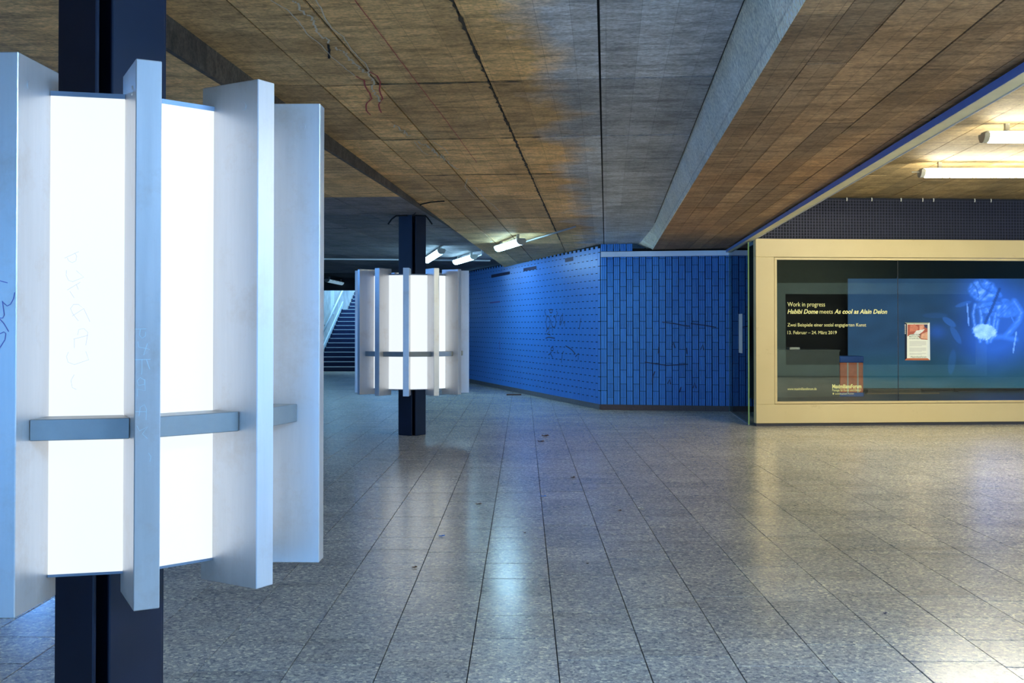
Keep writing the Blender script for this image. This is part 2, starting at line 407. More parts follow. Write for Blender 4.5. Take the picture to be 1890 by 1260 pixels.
# right beam: pale battered face, brown planked soffit
beam = empty('trim_1', (0, 0, 0), kind='structure')
pieces = [-8 + 2.6 * i for i in range(11)] + [S_END]
for s0, s1 in zip(pieces[:-1], pieces[1:]):
    m = MB(); q = []
    for s in (s0 + 0.002, s1 - 0.002):
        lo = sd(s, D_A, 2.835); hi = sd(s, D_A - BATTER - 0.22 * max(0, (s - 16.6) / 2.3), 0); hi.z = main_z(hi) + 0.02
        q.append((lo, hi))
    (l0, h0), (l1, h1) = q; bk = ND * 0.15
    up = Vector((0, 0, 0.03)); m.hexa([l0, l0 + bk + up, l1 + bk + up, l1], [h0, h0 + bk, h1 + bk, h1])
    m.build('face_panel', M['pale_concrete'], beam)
sof_z = lambda p: 2.835
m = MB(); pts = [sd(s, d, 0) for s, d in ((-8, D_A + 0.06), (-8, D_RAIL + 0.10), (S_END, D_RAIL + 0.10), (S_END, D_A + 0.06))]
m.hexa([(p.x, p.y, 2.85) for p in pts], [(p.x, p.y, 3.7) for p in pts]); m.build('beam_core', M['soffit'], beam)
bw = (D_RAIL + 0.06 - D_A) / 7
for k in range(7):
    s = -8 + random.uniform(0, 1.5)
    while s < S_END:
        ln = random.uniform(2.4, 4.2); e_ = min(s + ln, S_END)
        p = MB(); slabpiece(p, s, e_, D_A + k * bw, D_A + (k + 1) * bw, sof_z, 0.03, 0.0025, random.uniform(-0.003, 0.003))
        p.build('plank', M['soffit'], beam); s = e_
# right field, higher
RZ = 3.43
m = MB(); pts = [sd(-8, D_RAIL + 0.1, 0), sd(-8, 16, 0), sd(19, 16, 0), sd(19, D_RAIL + 0.1, 0)]
m.hexa([(p.x, p.y, RZ + 0.015) for p in pts], [(p.x, p.y, RZ + 0.19) for p in pts]); m.build('slab', M['grout'], ceiling)
for k in range(20):
    s = -5 + random.uniform(0, 2)
    while s < 16.6:
        e_ = s + random.uniform(2.6, 4.0)
        p = MB(); slabpiece(p, s, e_, D_RAIL + 0.1 + k * 0.33, D_RAIL + 0.1 + (k + 1) * 0.33, lambda p: RZ, 0.05, 0.003, random.uniform(-0.003, 0.003))
        p.build('plank', M['warm_concrete'], ceiling); s = e_

# ------------------------------------------------------------------ setting: blue walls
C0 = Vector((1.575, 14.47 * K, 0))
UF = Vector((math.cos(R(10.25)), -math.sin(R(10.25)), 0)); NF = Vector((UF.y, -UF.x, 0))       # right along the wall, and out of it (towards the camera)
UL = Vector((-0.391, K, 0)).normalized(); NL = Vector((-UL.y, UL.x, 0))                # away along the left wall; out of it
def wall_slab(name, p0, u, n, ln, z1, th=0.2):
    m = MB(); a, b = p0, p0 + u * ln; c, d = b - n * th, a - n * th
    m.hexa([(q.x, q.y, 0) for q in (a, b, c, d)], [(q.x, q.y, z1) for q in (a, b, c, d)])
    o = m.build(name, M['grout']); return tag(o, kind='structure')
TWD, THT = 0.1145, 0.2465
def tile_profile(gap=0.005):
    w_ = TWD - gap * 2; pts = []
    for k in range(3):
        x0 = gap + w_ * k / 3; wk = w_ / 3
        pts += [(x0 + wk * 0.04, 0.004), (x0 + wk * 0.26, 0.014), (x0 + wk * 0.74, 0.014), (x0 + wk * 0.96, 0.004)]
    return [(gap, 0.0)] + pts + [(gap + w_, 0.0)]
def tile_solid(mb, place, z0, z1):
    pr = tile_profile(); n = len(pr)
    vs = [place(x, y, z0) for x, y in pr] + [place(x, y, z1) for x, y in pr]
    fs = [(i, i + 1, i + 1 + n, i + n) for i in range(n - 1)] + [tuple(range(n - 1, -1, -1)), tuple(range(n, 2 * n))]
    mb.add(vs, fs)
wf = wall_slab('wall_front', C0, UF, NF, 2.75, 2.86)
tmm = MB(); tile_solid(tmm, lambda x, y, z: (x, -y, z), 0.0, THT - 0.007); front_tile = tmm.mesh('tile', M['blue'])
Z0 = 0.095
wf_ang = math.atan2(UF.y, UF.x)
ncol = 24
for i in range(ncol):
    p = C0 + UF * (i * TWD + 0.004); z = Z0 - (THT / 2 if i % 2 else 0)
    while z < 2.71:
        a0, a1 = max(z, Z0), min(z + THT, 2.712)
        if a1 - a0 > 0.02:
            inst('tile', front_tile, (p.x, p.y, a0), wf_ang, wf, (1, 1, (a1 - a0) / THT))
        z += THT
for i in range(5):                            # the short course above the metal strip
    p = C0 + UF * (i * TWD + 0.004)
    inst('tile', front_tile, (p.x, p.y, 2.815), wf_ang, wf, (1, 1, 0.13 / THT))
m = MB(); a_, b_ = C0 + UF * 0.01 + NF * 0.002, C0 + UF * 2.3 + NF * 0.002; k_ = NF * 0.03
m.hexa([(q.x, q.y, 2.712) for q in (a_ + k_, b_ + k_, b_, a_)], [(q.x, q.y, 2.808) for q in (a_ + k_, b_ + k_, b_, a_)])
t1 = bevel(m.build('trim_2', M['alu']), 0.004); tag(t1, kind='structure')
def skirting(name, p0, u, n, ln, mat, step):
    root = empty(name, (p0.x, p0.y, 0), kind='structure'); x = 0
    while x < ln - 0.01:
        e_ = min(x + step, ln); a, b = p0 + u * (x + 0.002), p0 + u * (e_ - 0.002); k = n * 0.022
        m = MB(); m.hexa([(q.x, q.y, 0.001) for q in (a + k, b + k, b, a)], [(q.x, q.y, 0.093) for q in (a + k, b + k, b, a)])
        m.build('skirting_block', mat, root); x = e_
    return root
skirting('baseboard_front', C0, UF, NF, 2.7, M['granite'], 0.46)
LW = 16.15
wl = wall_slab('wall_left', C0, UL, NL, LW, 2.93)
mb = MB(); nlc = int(LW / TWD)
for i in range(nlc):
    p = C0 + UL * (i * TWD + TWD); z = Z0 - (THT / 2 if i % 2 else 0)
    while z < 2.90:
        a0, a1 = max(z, Z0), min(z + THT, 2.925 if i % 2 else 2.885)
        if a1 - a0 > 0.02:
            tile_solid(mb, lambda x, y, zz: tuple(p - UL * x + NL * y + Vector((0, 0, zz))), a0, a1 - 0.013)
        z += THT
o = mb.build('fluted_tiles', M['blue'], wl); tag(o, kind='stuff')
skirting('baseboard_left', C0, UL, NL, LW, M['greygranite'], 0.5)
# graffiti on the left wall, drawn on the wall's own plane
def strokes(polys, p0, n, wd, off, name, mat, parent):
    n = Vector(n).normalized(); m = MB()
    for pl in polys:
        m.ribbon([on_plane(x, y, p0 + n * off, n) for x, y in pl], n, wd)
    return m.build(name, mat, parent)
def circ(cx, cy, rx, ry, n=12, a0=0, a1=360):
    return [(cx + rx * math.cos(R(a0 + (a1 - a0) * k / n)), cy + ry * math.sin(R(a0 + (a1 - a0) * k / n))) for k in range(n + 1)]
g1 = [circ(1017, 574, 2.6, 3.2), [(1005, 573), (1007, 580), (1008, 583)], [(1026, 585), (1029, 577), (1027, 574)],
      circ(1011.5, 595, 3.8, 12), circ(1022, 594, 4.2, 10, 10, -100, 160), [(1016, 590), (1019, 600), (1020, 612)],
      [(1008, 612), (1012, 603), (1014, 612), (1009, 616), (1016, 618)], [(1007, 624), (1013, 622), (1024, 624)],
      [(1033, 600), (1035, 585), (1039, 578), (1038, 590), (1034, 600)], [(1040, 597), (1043, 592), (1042, 602)],
      [(1072, 587), (1070, 600), (1069, 608)], circ(1019, 644, 2.4, 3), [(1012, 655), (1016, 652), (1020, 660)], [(1029, 646), (1028, 652)],
      [(1036, 669), (1038, 652), (1040, 648)], [(1044, 638), (1054, 644), (1062, 653)], [(1062, 658), (1068, 652), (1067, 664)]]
strokes(g1, C0, NL, 0.022, 0.017, 'graffiti', M['ink'], wl)
strokes([[(904, 558.5), (923, 556.5)], [(922, 629), (922, 645)]], C0, NL, 0.035, 0.017, 'graffiti', M['violet_ink'], wl)
g2 = [[(1222, 594), (1245, 597), (1260, 600), (1273, 602)], [(1275, 597), (1300, 600), (1322, 604)], [(1216, 640), (1215, 652)], [(1267, 642), (1268, 653)],
      [(1240, 640), (1243, 632), (1246, 642)], [(1293, 645), (1297, 636), (1299, 646)], [(1204, 705), (1205, 694), (1209, 685)], [(1254, 724), (1257, 714)],
      [(1232, 708), (1236, 700), (1238, 709)], [(1279, 716), (1282, 706), (1285, 716)], [(1190, 668), (1230, 674), (1270, 672)]]
strokes(g2, C0, NF, 0.016, 0.017, 'graffiti', M['ink'], wf)

# dark bare patches at the top of the left wall
pt = MB()
for poly in ([(906.6, 507), (941, 500.5), (941, 506), (906.6, 512.8)], [(966, 495), (990, 490.5), (990, 496.5), (966, 500.8)], [(1043, 477), (1058, 473.5), (1058, 481), (1043, 484)]):
    pt.add([on_plane(x, y, C0 + NL * 0.0165, NL) for x, y in poly], [(0, 1, 2, 3)])
pt.build('stain', M['ink'], wl)

# ------------------------------------------------------------------ setting: side walls and stairwell
o = MB().box(-9.6, -8, 0, -9.4, 33.8, 3.6).build('wall_side', M['soot']); tag(o, kind='structure')
SY = 26.5 * K; RUN, RISE = 0.30 * K, 0.15; SX0, SX1 = -6.38, -3.55
o = MB().box(-9.6, SY - 0.25, 0, SX0 - 0.04, SY, 3.3).build('wall_back', M['soot']); tag(o, kind='structure')
MB().box(SX0 - 0.04, SY - 0.25, 2.63, SX1 + 1.2, SY, 3.6).build('lintel', M['soot'], o)
sw = MB().box(SX0 - 0.3, SY, 0, SX0 - 0.02, 50, 4.6).build('wall_stairwell', M['stair_concrete']); tag(sw, kind='structure')
o = MB().box(SX1 + 0.01, SY, 0, SX1 + 0.3, 50, 4.6).build('wall_stair_right', M['stair_concrete']); tag(o, kind='structure')
o = MB().box(SX0 - 0.02, 47.5, 2.0, SX1 + 0.01, 48, 4.2).build('wall_stair_end', M['stair_concrete']); tag(o, kind='structure')
MB().box(SX0 - 0.021, SY + 2.7, 1.9, SX0 - 0.012, SY + 3.5, 2.75).build('plaster_patch', plain('white plaster', (0.8, 0.84, 0.82), 0.8), sw)
M['riser'] = plain('blue grey step concrete', (0.020, 0.036, 0.11), 0.6, var=0.3, sc_=8)
M['nosing'] = plain('pale step edge', (0.62, 0.72, 0.74), 0.5)
st = empty('staircase', (SX0, SY, 0), 'concrete staircase with pale step edges climbing to daylight behind the lanterns', 'stairs')
for k in range(22):
    y0 = SY + RUN * k + (1.3 if k >= 14 else 0)
    y1 = y0 + RUN + (1.32 if k == 13 else 0.02)
    s_ = MB().box(SX0, y0, RISE * k - (0 if k == 0 else 0.04), SX1, y1, RISE * (k + 1)).build('step', M['riser'], st)
    MB().box(SX0 + 0.05, y0 - 0.012, RISE * (k + 1) - 0.022, SX1 - 0.02, y0 + 0.06, RISE * (k + 1) + 0.003).build('nosing', M['nosing'], s_)
hr = empty('handrail', (SX0, SY + 0.3, 1.1), 'pale round handrail on the concrete wall beside the stairs', 'handrail')
hp = [(SX0 + 0.09, SY + 0.3, 1.12), (SX0 + 0.09, SY + 5.4, 3.05), (SX0 + 0.09, SY + 7.0, 3.08)]
MB().tube(hp, 0.035, 8).build('rail', M['nosing'], hr, True)
for yy, zz in ((SY + 1.5, 1.55), (SY + 3.35, 2.24), (SY + 5.0, 2.88)):
    MB().tube([(SX0 - 0.02, yy, zz - 0.06), (SX0 + 0.09, yy, zz)], 0.014, 6).build('bracket', M['conduit'], hr)
mm = MB(); mm.hexa([(SX0 - 0.02, SY, 0.15), (SX0 + 0.012, SY, 0.15), (SX0 + 0.012, SY + 5.4, 2.25), (SX0 - 0.02, SY + 5.4, 2.25)],
                   [(SX0 - 0.02, SY, 0.30), (SX0 + 0.012, SY, 0.30), (SX0 + 0.012, SY + 5.4, 2.40), (SX0 - 0.02, SY + 5.4, 2.40)])
mm.build('stringer', M['nosing'], sw)

# ------------------------------------------------------------------ rail and glass door panel
rail = empty('sliding_door_rail', (*sd(-2, D_RAIL, 2.74).xy, 2.74), 'long steel sliding door rail hung under the brown concrete beam', 'rail')
def along(mb, d0, d1, z0, z1, s0, s1):
    pts = [sd(s0, d0, 0), sd(s0, d1, 0), sd(s1, d1, 0), sd(s1, d0, 0)]
    mb.hexa([(p.x, p.y, z0) for p in pts], [(p.x, p.y, z1) for p in pts]); return mb
SR1 = 18.45
along(MB(), D_RAIL - 0.10, D_RAIL, 2.765, 2.772, -2, SR1).build('rail_base', M['railmetal'], rail)
along(MB(), D_RAIL - 0.104, D_RAIL - 0.098, 2.765, 2.812, -2, SR1).build('rail_side', M['rail_bluelit'], rail)
along(MB(), D_RAIL - 0.004, D_RAIL + 0.004, 2.758, 2.812, -2, SR1).build('rail_lip', M['alu'], rail)
for s in (2.7, 5.0, 6.9, 8.9, 10.7, 12.4, 14.0, 15.7):
    along(MB(), D_RAIL - 0.085, D_RAIL - 0.02, 2.772, 2.836, s, s + (0.16 if s == 8.9 else 0.07)).build('bracket', M['steel'], rail)
gd = empty('glass_door_leaf', (*sd(15.9, D_RAIL - 0.05, 0).xy, 0), 'clear glass door leaf parked between the blue wall and the cream frame', 'glass door')
G0, G1 = 15.98, 18.44
along(MB(), D_RAIL - 0.056, D_RAIL - 0.044, 0.012, 2.754, G0, G1).build('glass_pane', M['doorglass'], gd)
along(MB(), D_RAIL - 0.058, D_RAIL - 0.042, 0.012, 2.754, G1, G1 + 0.006).build('glass_edge', M['glassedge'], gd)
along(MB(), D_RAIL - 0.060, D_RAIL - 0.040, 0.012, 2.75, G0 - 0.010, G0).build('glass_edge', plain('yellow green glass edge', (0.45, 0.75, 0.25), 0.2), gd)
along(MB(), D_RAIL - 0.058, D_RAIL - 0.042, 0.004, 0.012, G0, G1).build('floor_guide', M['alu'], gd)
along(MB(), D_RAIL - 0.0585, D_RAIL - 0.0562, 1.06, 1.68, 16.66, 17.08).build('notice_strip', M['white'], gd)

# ------------------------------------------------------------------ display window
P0 = Vector((3.62, 12.06 * K, 0)); P1 = Vector((7.76, 12.30 * K, 0))
UD = (P1 - P0).normalized(); NDW = Vector((UD.y, -UD.x, 0))
DW = 6.8
def wpt(x, out, z): return P0 + UD * x + NDW * out + Vector((0, 0, z))
def wbox(mb, x0, x1, o0, o1, z0, z1, m=0):     # o0 is the inner, o1 the outer (camera side) offset
    c = [wpt(x0, o1, 0), wpt(x1, o1, 0), wpt(x1, o0, 0), wpt(x0, o0, 0)]
    mb.hexa([(p.x, p.y, z0) for p in c], [(p.x, p.y, z1) for p in c], m); return mb
FT, FB, GT, GB, GL = 2.786, 0.045, 2.475, 0.366, 0.325
dw = empty('display_window', (P0.x, P0.y, 0), 'wide cream framed display window with dark glass and yellow lettering', 'display window')
frame = wbox(MB(), 0, DW, -0.12, 0, GT + 0.04, FT)
wbox(frame, 0, DW, -0.12, 0, FB, GB - 0.04); wbox(frame, 0, GL - 0.045, -0.12, 0, GB - 0.04, GT + 0.04)
wbox(frame, DW - 0.25, DW, -0.12, 0, GB - 0.04, GT + 0.04)
bevel(frame.build('frame', M['cream'], dw), 0.005)
bead = wbox(MB(), GL - 0.038, DW - 0.26, -0.06, -0.012, GT, GT + 0.034)
wbox(bead, GL - 0.038, DW - 0.26, -0.06, -0.012, GB - 0.034, GB)
wbox(bead, GL - 0.038, GL, -0.06, -0.012, GB, GT)
bevel(bead.build('glazing_bead', M['cream'], dw), 0.003)
wbox(MB(), 0.01, DW, -0.12, -0.03, 0.0, FB).build('plinth', M['plinth'], dw)
SEAM = 2.19
wbox(MB(), GL, SEAM - 0.004, -0.046, -0.036, GB, GT).build('glass_pane', M['glass'], dw)
wbox(MB(), SEAM + 0.004, DW - 0.26, -0.046, -0.036, GB, GT).build('glass_pane', M['glass'], dw)
wbox(MB(), SEAM - 0.004, SEAM + 0.004, -0.044, -0.034, GB, GT).build('glass_joint', M['soot'], dw)
# wall above the window, and its side
o = wbox(MB(), 0, 13, -0.40, -0.20, FT - 0.02, 3.62).build('wall_right', plain('navy backing', (0.010, 0.014, 0.030), 0.8)); tag(o, kind='structure')
o = wbox(MB(), DW + 0.01, 13, -0.2, 0, 0, 3.5).build('wall_end', M['cream']); tag(o, kind='structure')
ms = empty('wire_mesh_screen', (*wpt(0, -0.14, 0).xy, FT), 'dark square wire mesh stretched above the cream window frame', 'wire mesh')
g_ = MB(); x = 0.02
while x < DW - 0.1:
    wbox(g_, x, x + 0.008, -0.155, -0.147, FT + 0.002, 3.40); x += 0.045
z = FT + 0.012
while z < 3.41:
    wbox(g_, 0.02, DW - 0.1, -0.147, -0.139, z, z + 0.008); z += 0.045
tag(g_.build('mesh_wire', M['meshwire'], ms), kind='stuff')
for px in (1563, 1609, 1663, 1703, 1723, 1799, 1829):
    q = on_plane(px, 364, wpt(0, -0.13, 0), NDW)
    MB().tube([(q.x, q.y, 3.375), (q.x, q.y - 0.01, 3.40), (q.x, q.y, 3.425)], 0.008, 6).build('hook', M['white'], ms)

# inside of the display
IZ = GB - 0.02
room = wbox(MB(), 0.50, DW, -2.75, -0.12, IZ - 0.05, IZ).build('display_floor', plain('dark blue grey display floor', (0.06, 0.075, 0.10), 0.5)); tag(room, kind='structure')
o = wbox(MB(), 0.50, DW, -2.7, -2.6, IZ, 2.75).build('wall_display', M['black']); tag(o, kind='structure')
sp = MB(); b0_ = P0 + BD * 0.13 + ND * 0.06; b1_ = P0 + BD * 2.75 + ND * 0.06; e_ = ND * 0.06
sp.hexa([(q.x, q.y, IZ) for q in (b0_, b0_ + e_, b1_ + e_, b1_)], [(q.x, q.y, 2.75) for q in (b0_, b0_ + e_, b1_ + e_, b1_)]); sp.build('side_panel', M['black'], o)
wbox(MB(), DW - 0.1, DW, -2.6, -0.13, IZ, 2.75).build('side_panel', M['black'], o)
wbox(MB(), 0.50, DW, -2.6, -0.13, 2.72, 2.78).build('top_panel', M['black'], o)
# the projection screen: its picture is carried by the colours of a fine grid
SD = -2.35
q0 = on_plane(1565, 514, wpt(0, SD, 0), NDW); q1 = on_plane(1990, 716, wpt(0, SD, 0), NDW)
NXG, NYG = 280, 140
def stroke_d(x, y, pts):
    best = 1e9
    for (ax, ay), (bx, by) in zip(pts[:-1], pts[1:]):
        dx, dy = bx - ax, by - ay; t = max(0, min(1, ((x - ax) * dx + (y - ay) * dy) / (dx * dx + dy * dy + 1e-9)))
        best = min(best, math.hypot(x - ax - t * dx, y - ay - t * dy))
    return best
def blob(x, y, cx, cy, rx, ry, ang=0):
    c, s = math.cos(R(ang)), math.sin(R(ang)); u, v = x - cx, y - cy
    return ((c * u + s * v) / rx) ** 2 + ((-s * u + c * v) / ry) ** 2
wisps = [[(1800, 562), (1796, 580), (1802, 620)], [(1808, 566), (1812, 585), (1809, 630)], [(1822, 566), (1826, 590), (1822, 632)], [(1838, 578), (1834, 600), (1826, 625)],
         [(1842, 590), (1838, 612), (1828, 630)]]
def picture(x, y):
    from mathutils import noise as nz
    n1 = nz.noise(Vector((x * 0.03, y * 0.05, 3))); n2 = nz.noise(Vector((x * 0.10 + y * 0.06, y * 0.12 - x * 0.03, 7)))
    n3 = nz.noise(Vector(((x + y) * 0.32, (y - x) * 0.07, 1))); n4 = nz.noise(Vector((x * 0.5, y * 0.5, 5)))
    base = Vector((0.018, 0.060, 0.135)) * (1 + 0.22 * n1 + 0.12 * n4)
    base.y += 0.030 * max(0, (y - 640) / 75); base.z -= 0.02 * max(0, (y - 640) / 75)
    def glow(cx, cy, r, q): return q * math.exp(-(((x - cx) / r) ** 2 + ((y - cy) / (r * 0.8)) ** 2))
    base += Vector((0.012, 0.085, 0.62)) * min(1, glow(1830, 632, 52, 0.9) + glow(1850, 575, 62, 0.75) + glow(1815, 535, 40, 0.6) + glow(1900, 600, 70, 0.45) + glow(1730, 612, 16, 0.4))
    v = 0.0
    def soft(b, e): return max(0.0, min(1.0, (e - b) / 0.35))
    fold = 0.55 + 0.55 * n2 + 0.40 * n3
    b = blob(x, y, 1814, 536, 28, 22, 10) + 0.25 * n2
    v = max(v, soft(b, 1.05) * 0.95 * fold)
    b = blob(x, y, 1838, 542, 14, 7, 20)
    v = max(v, soft(b, 1.0) * 0.60 * fold)
    b = blob(x, y, 1842, 571, 44, 15, 8) + 0.3 * n2
    v = max(v, soft(b, 1.0) * 0.85 * fold)
    b = blob(x, y, 1868, 566, 26, 9, 35) + 0.2 * n3
    v = max(v, soft(b, 1.0) * 0.65 * fold)
    b = blob(x, y, 1817, 612, 23, 16, 4) + 0.35 * n3
    v = max(v, soft(b, 1.05) * (1.15 + 0.35 * n2 + 0.2 * n4))
    for wsp in wisps:
        d = stroke_d(x, y, wsp)
        if d < 4.5: v = max(v, 1.0 * (1 - d / 4.5) * (0.8 + 0.3 * n3))
    d = stroke_d(x, y, [(1872, 556), (1885, 576), (1880, 592), (1864, 612), (1855, 621)])
    if d < 7: v = max(v, (0.62 * (1 - d / 7) + 0.12) * (0.9 + 0.4 * n3))
    d = stroke_d(x, y, [(1815, 622), (1850, 621), (1875, 626)])
    if d < 7: v = max(v, 0.55 * (1 - d / 7))
    for (cx, cy, rx, ry, ag, q) in ((1778, 561, 16, 4, -18, 0.22), (1752, 594, 15, 6, 35, 0.24), (1764, 618, 19, 6, 60, 0.18), (1757, 668, 7, 24, 8, 0.10), (1726, 582, 24, 5, 0, 0.07)):
        v = max(v, soft(blob(x, y, cx, cy, rx, ry, ag), 1.1) * q)
    for ln, q in (([(1785, 560), (1788, 600)], 0.75), ([(1862, 573), (1871, 594)], 0.5), ([(1876, 612), (1870, 650)], 0.8)):
        if stroke_d(x, y, ln) < 1.2: v = max(v, q)
    if stroke_d(x, y, [(1845, 533), (1832, 566), (1818, 596)]) < 2.4: v *= 0.10; base *= 0.6
    for ln in ([(1793, 520), (1803, 532), (1806, 548)], [(1806, 516), (1812, 530), (1830, 540)], [(1800, 572), (1822, 566), (1850, 560)], [(1812, 582), (1838, 574)]):
        d = stroke_d(x, y, ln)
        if d < 1.6: v *= 0.45
    v = max(0, v)
    return base + Vector((0.05, 0.22, 0.95)) * min(v, 0.75) + Vector((0.55, 0.75, 0.45)) * max(0, v - 0.55)
scr = MB()
for j in range(NYG + 1):
    for i in range(NXG + 1):
        x = 1565 + 425 * i / NXG; y = 514 + 202 * j / NYG
        scr.v.append(tuple(on_plane(x, y, wpt(0, SD, 0), NDW)))
for j in range(NYG):
    for i in range(NXG):
        a = j * (NXG + 1) + i; scr.f.append((a, a + 1, a + NXG + 2, a + NXG + 1)); scr.m.append(0)
def screen_mat():
    m, nt, b = nodes('projected picture'); at = N(nt, 'ShaderNodeVertexColor'); at.layer_name = 'picture'
    b.inputs['Base Color'].default_value = (0.02, 0.03, 0.04, 1); b.inputs['Roughness'].default_value = 0.9
    L(nt, at.outputs[0], b.inputs['Emission Color']); b.inputs['Emission Strength'].default_value = 1.0; return m
ps = empty('projection_screen', (*wpt(2.4, SD, 0).xy, IZ), 'blue lit projection screen hanging inside the display window', 'screen')
pic = scr.build('projected_image', screen_mat(), ps)
ca = pic.data.color_attributes.new('picture', 'FLOAT_COLOR', 'POINT')
k = 0
for j in range(NYG + 1):
    for i in range(NXG + 1):
        c = picture(1565 + 425 * i / NXG, 514 + 202 * j / NYG); ca.data[k].color = (c.x, c.y, c.z, 1); k += 1
xs0 = (q0 - P0).dot(UD); xs1 = (q1 - P0).dot(UD)
bk_ = wbox(MB(), xs0 - 0.004, min(xs1, DW - 0.12), SD - 0.05, SD - 0.004, q1.z, q0.z).build('screen_panel', M['black'], ps)
wbox(MB(), xs0 + 0.1, xs0 + 0.16, SD - 0.05, SD - 0.004, IZ, q1.z).build('stand', M['black'], ps)
wbox(MB(), xs0 + 1.9, xs0 + 1.96, SD - 0.05, SD - 0.004, IZ, q1.z).build('stand', M['black'], ps)
# things inside
def at_floor(px, out): 
    q = on_plane(px, 700, wpt(0, out, 0), NDW); return (q - P0).dot(UD)
x0, x1 = at_floor(1425, -1.2), at_floor(1549.5, -1.2)
cb = empty('cabinet', (*wpt(x0, -1.2, 0).xy, IZ), 'low dark grey cabinet behind the glass under the yellow lettering', 'cabinet')
zt = on_plane(1500, 645, wpt(0, -1.2, 0), NDW).z
mcab = plain('dark grey cabinet', (0.055, 0.07, 0.075), 0.5)
wbox(MB(), x0, x1, -1.8, -1.2, IZ, zt - 0.03).build('body', mcab, cb)
wbox(MB(), x0 - 0.01, x1 + 0.01, -1.82, -1.19, zt - 0.03, zt).build('top', mcab, cb)
a0, a1 = at_floor(1457, -1.3), at_floor(1476, -1.3)
o = bevel(wbox(MB(), a0, a1, -1.42, -1.28, zt, zt + 0.035).build('paper_stack', M['white']), 0.004)
tag(o, 'small white stack of paper lying on the dark cabinet', 'paper')
a0, a1 = at_floor(1550.5, -1.25), at_floor(1593.5, -1.25)
bx = empty('transport_box', (*wpt(a0, -1.25, 0).xy, IZ), 'orange box with blue bands standing inside the window beside the dark cabinet', 'box')
mo = plain('orange red card', (0.60, 0.17, 0.085), 0.6, var=0.4, sc_=9); mbl = plain('blue band', (0.02, 0.10, 0.42), 0.5)
tb = on_plane(1570, 657, wpt(0, -1.25, 0), NDW).z; hb = tb - IZ
bevel(wbox(MB(), a0, a1, -1.58, -1.25, IZ + 0.10 * hb, tb - 0.16 * hb).build('body', mo, bx), 0.008)
bevel(wbox(MB(), a0 - 0.008, a1 + 0.008, -1.588, -1.242, tb - 0.16 * hb, tb).build('lid', mbl, bx), 0.01)
bevel(wbox(MB(), a0 - 0.008, a1 + 0.008, -1.588, -1.242, IZ, IZ + 0.10 * hb).build('base', mbl, bx), 0.01)
for f in (0.33, 0.76):
    xx = a0 + (a1 - a0) * f
    wbox(MB(), xx - 0.012, xx + 0.012, -1.25, -1.246, IZ + 0.1 * hb, tb - 0.16 * hb).build('strap', M['lamp_body'], bx)
a0, a1 = at_floor(1601, -1.9), at_floor(1730, -1.9)
o = wbox(MB(), a0, a1 - 0.3, -2.0, -1.88, IZ, IZ + 0.075).build('plank', plain('dark brown plank', (0.06, 0.045, 0.03), 0.6)); tag(o, 'dark brown timber lying on the display floor beside the orange box', 'plank')
o = wbox(MB(), a0 - 0.05, a1, -1.86, -1.82, IZ, IZ + 0.02).build('batten', plain('pale brown batten', (0.20, 0.14, 0.08), 0.6)); tag(o, 'thin pale batten lying in front of the dark timber in the display', 'batten')
# leaflet box on the glass
lf = empty('leaflet_box', (*on_plane(1693, 664, wpt(0, -0.03, 0), NDW).xy, 1.0), 'small white leaflet box with a red picture stuck on the dark window glass', 'leaflet box')
B = [on_plane(x, y, wpt(0, -0.035, 0), NDW) for x, y in ((1669.8, 664.6), (1716.8, 664.6), (1716.0, 595.0), (1669.8, 595.0))]
T_ = [on_plane(x, y, wpt(0, -0.005, 0), NDW) for x, y in ((1674.0, 660.8), (1712.2, 660.8), (1712.2, 597.4), (1674.0, 597.4))]
m = MB(); m.add(B + T_, [(4, 5, 6, 7)], 0); m.add(B + T_, [(0, 1, 5, 4)], 1); m.add(B + T_, [(1, 2, 6, 5)], 0); m.add(B + T_, [(2, 3, 7, 6)], 2); m.add(B + T_, [(3, 0, 4, 7)], 3)
m.build('body', [plain('white card', (0.82, 0.84, 0.74), 0.5, var=0.05), plain('orange card', (0.75, 0.22, 0.09), 0.5), plain('grey green card', (0.30, 0.36, 0.27), 0.5), plain('dark blue card', (0.01, 0.02, 0.05), 0.5)], lf)
pm = wpt(0, -0.0035, 0)
def flat(poly, mat, name, parent, off=0.0):
    mb = MB(); mb.add([on_plane(x, y, pm + NDW * off, NDW) for x, y in poly], [tuple(range(len(poly)))]); return mb.build(name, mat, parent)
def plus(name, c): return plain(name, c, 0.6, var=0.35, sc_=40)
pic1 = flat([(1675, 598.5), (1712, 598.5), (1712, 627), (1700, 626), (1690, 616), (1680, 617), (1675, 621)], plus('red print', (0.42, 0.10, 0.06)), 'print_picture', lf)
flat([(1680, 600), (1688, 597.8), (1695, 604), (1693, 610), (1679, 612)], plus('light red print', (0.62, 0.20, 0.12)), 'print_fold', lf, 0.0006)
flat([(1697, 600), (1707, 599), (1704, 607), (1697, 609)], plus('pink print', (0.70, 0.33, 0.22)), 'print_fold', lf, 0.0006)
flat([(1691, 610), (1707, 607), (1703, 612), (1696, 617), (1699, 621), (1686, 617)], plus('white print', (0.80, 0.80, 0.72)), 'print_fold', lf, 0.0008)
flat([(1701, 616), (1712, 612), (1712, 626), (1699, 624)], plus('peach print', (0.72, 0.38, 0.24)), 'print_fold', lf, 0.0007)
flat([(1705, 599), (1712, 598.6), (1712, 606), (1707, 604)], plus('navy print', (0.03, 0.03, 0.10)), 'print_fold', lf, 0.0008)
gl = MB()
for i in range(13):
    y = 629.5 + i * 2.0
    if i in (5, 10): continue
    gl.add([on_plane(x, yy, pm, NDW) for x, yy in ((1678.5, y), (1709.5 - (8 if i in (4, 9, 12) else 0), y), (1709.5 - (8 if i in (4, 9, 12) else 0), y + 0.9), (1678.5, y + 0.9))], [(0, 1, 2, 3)])
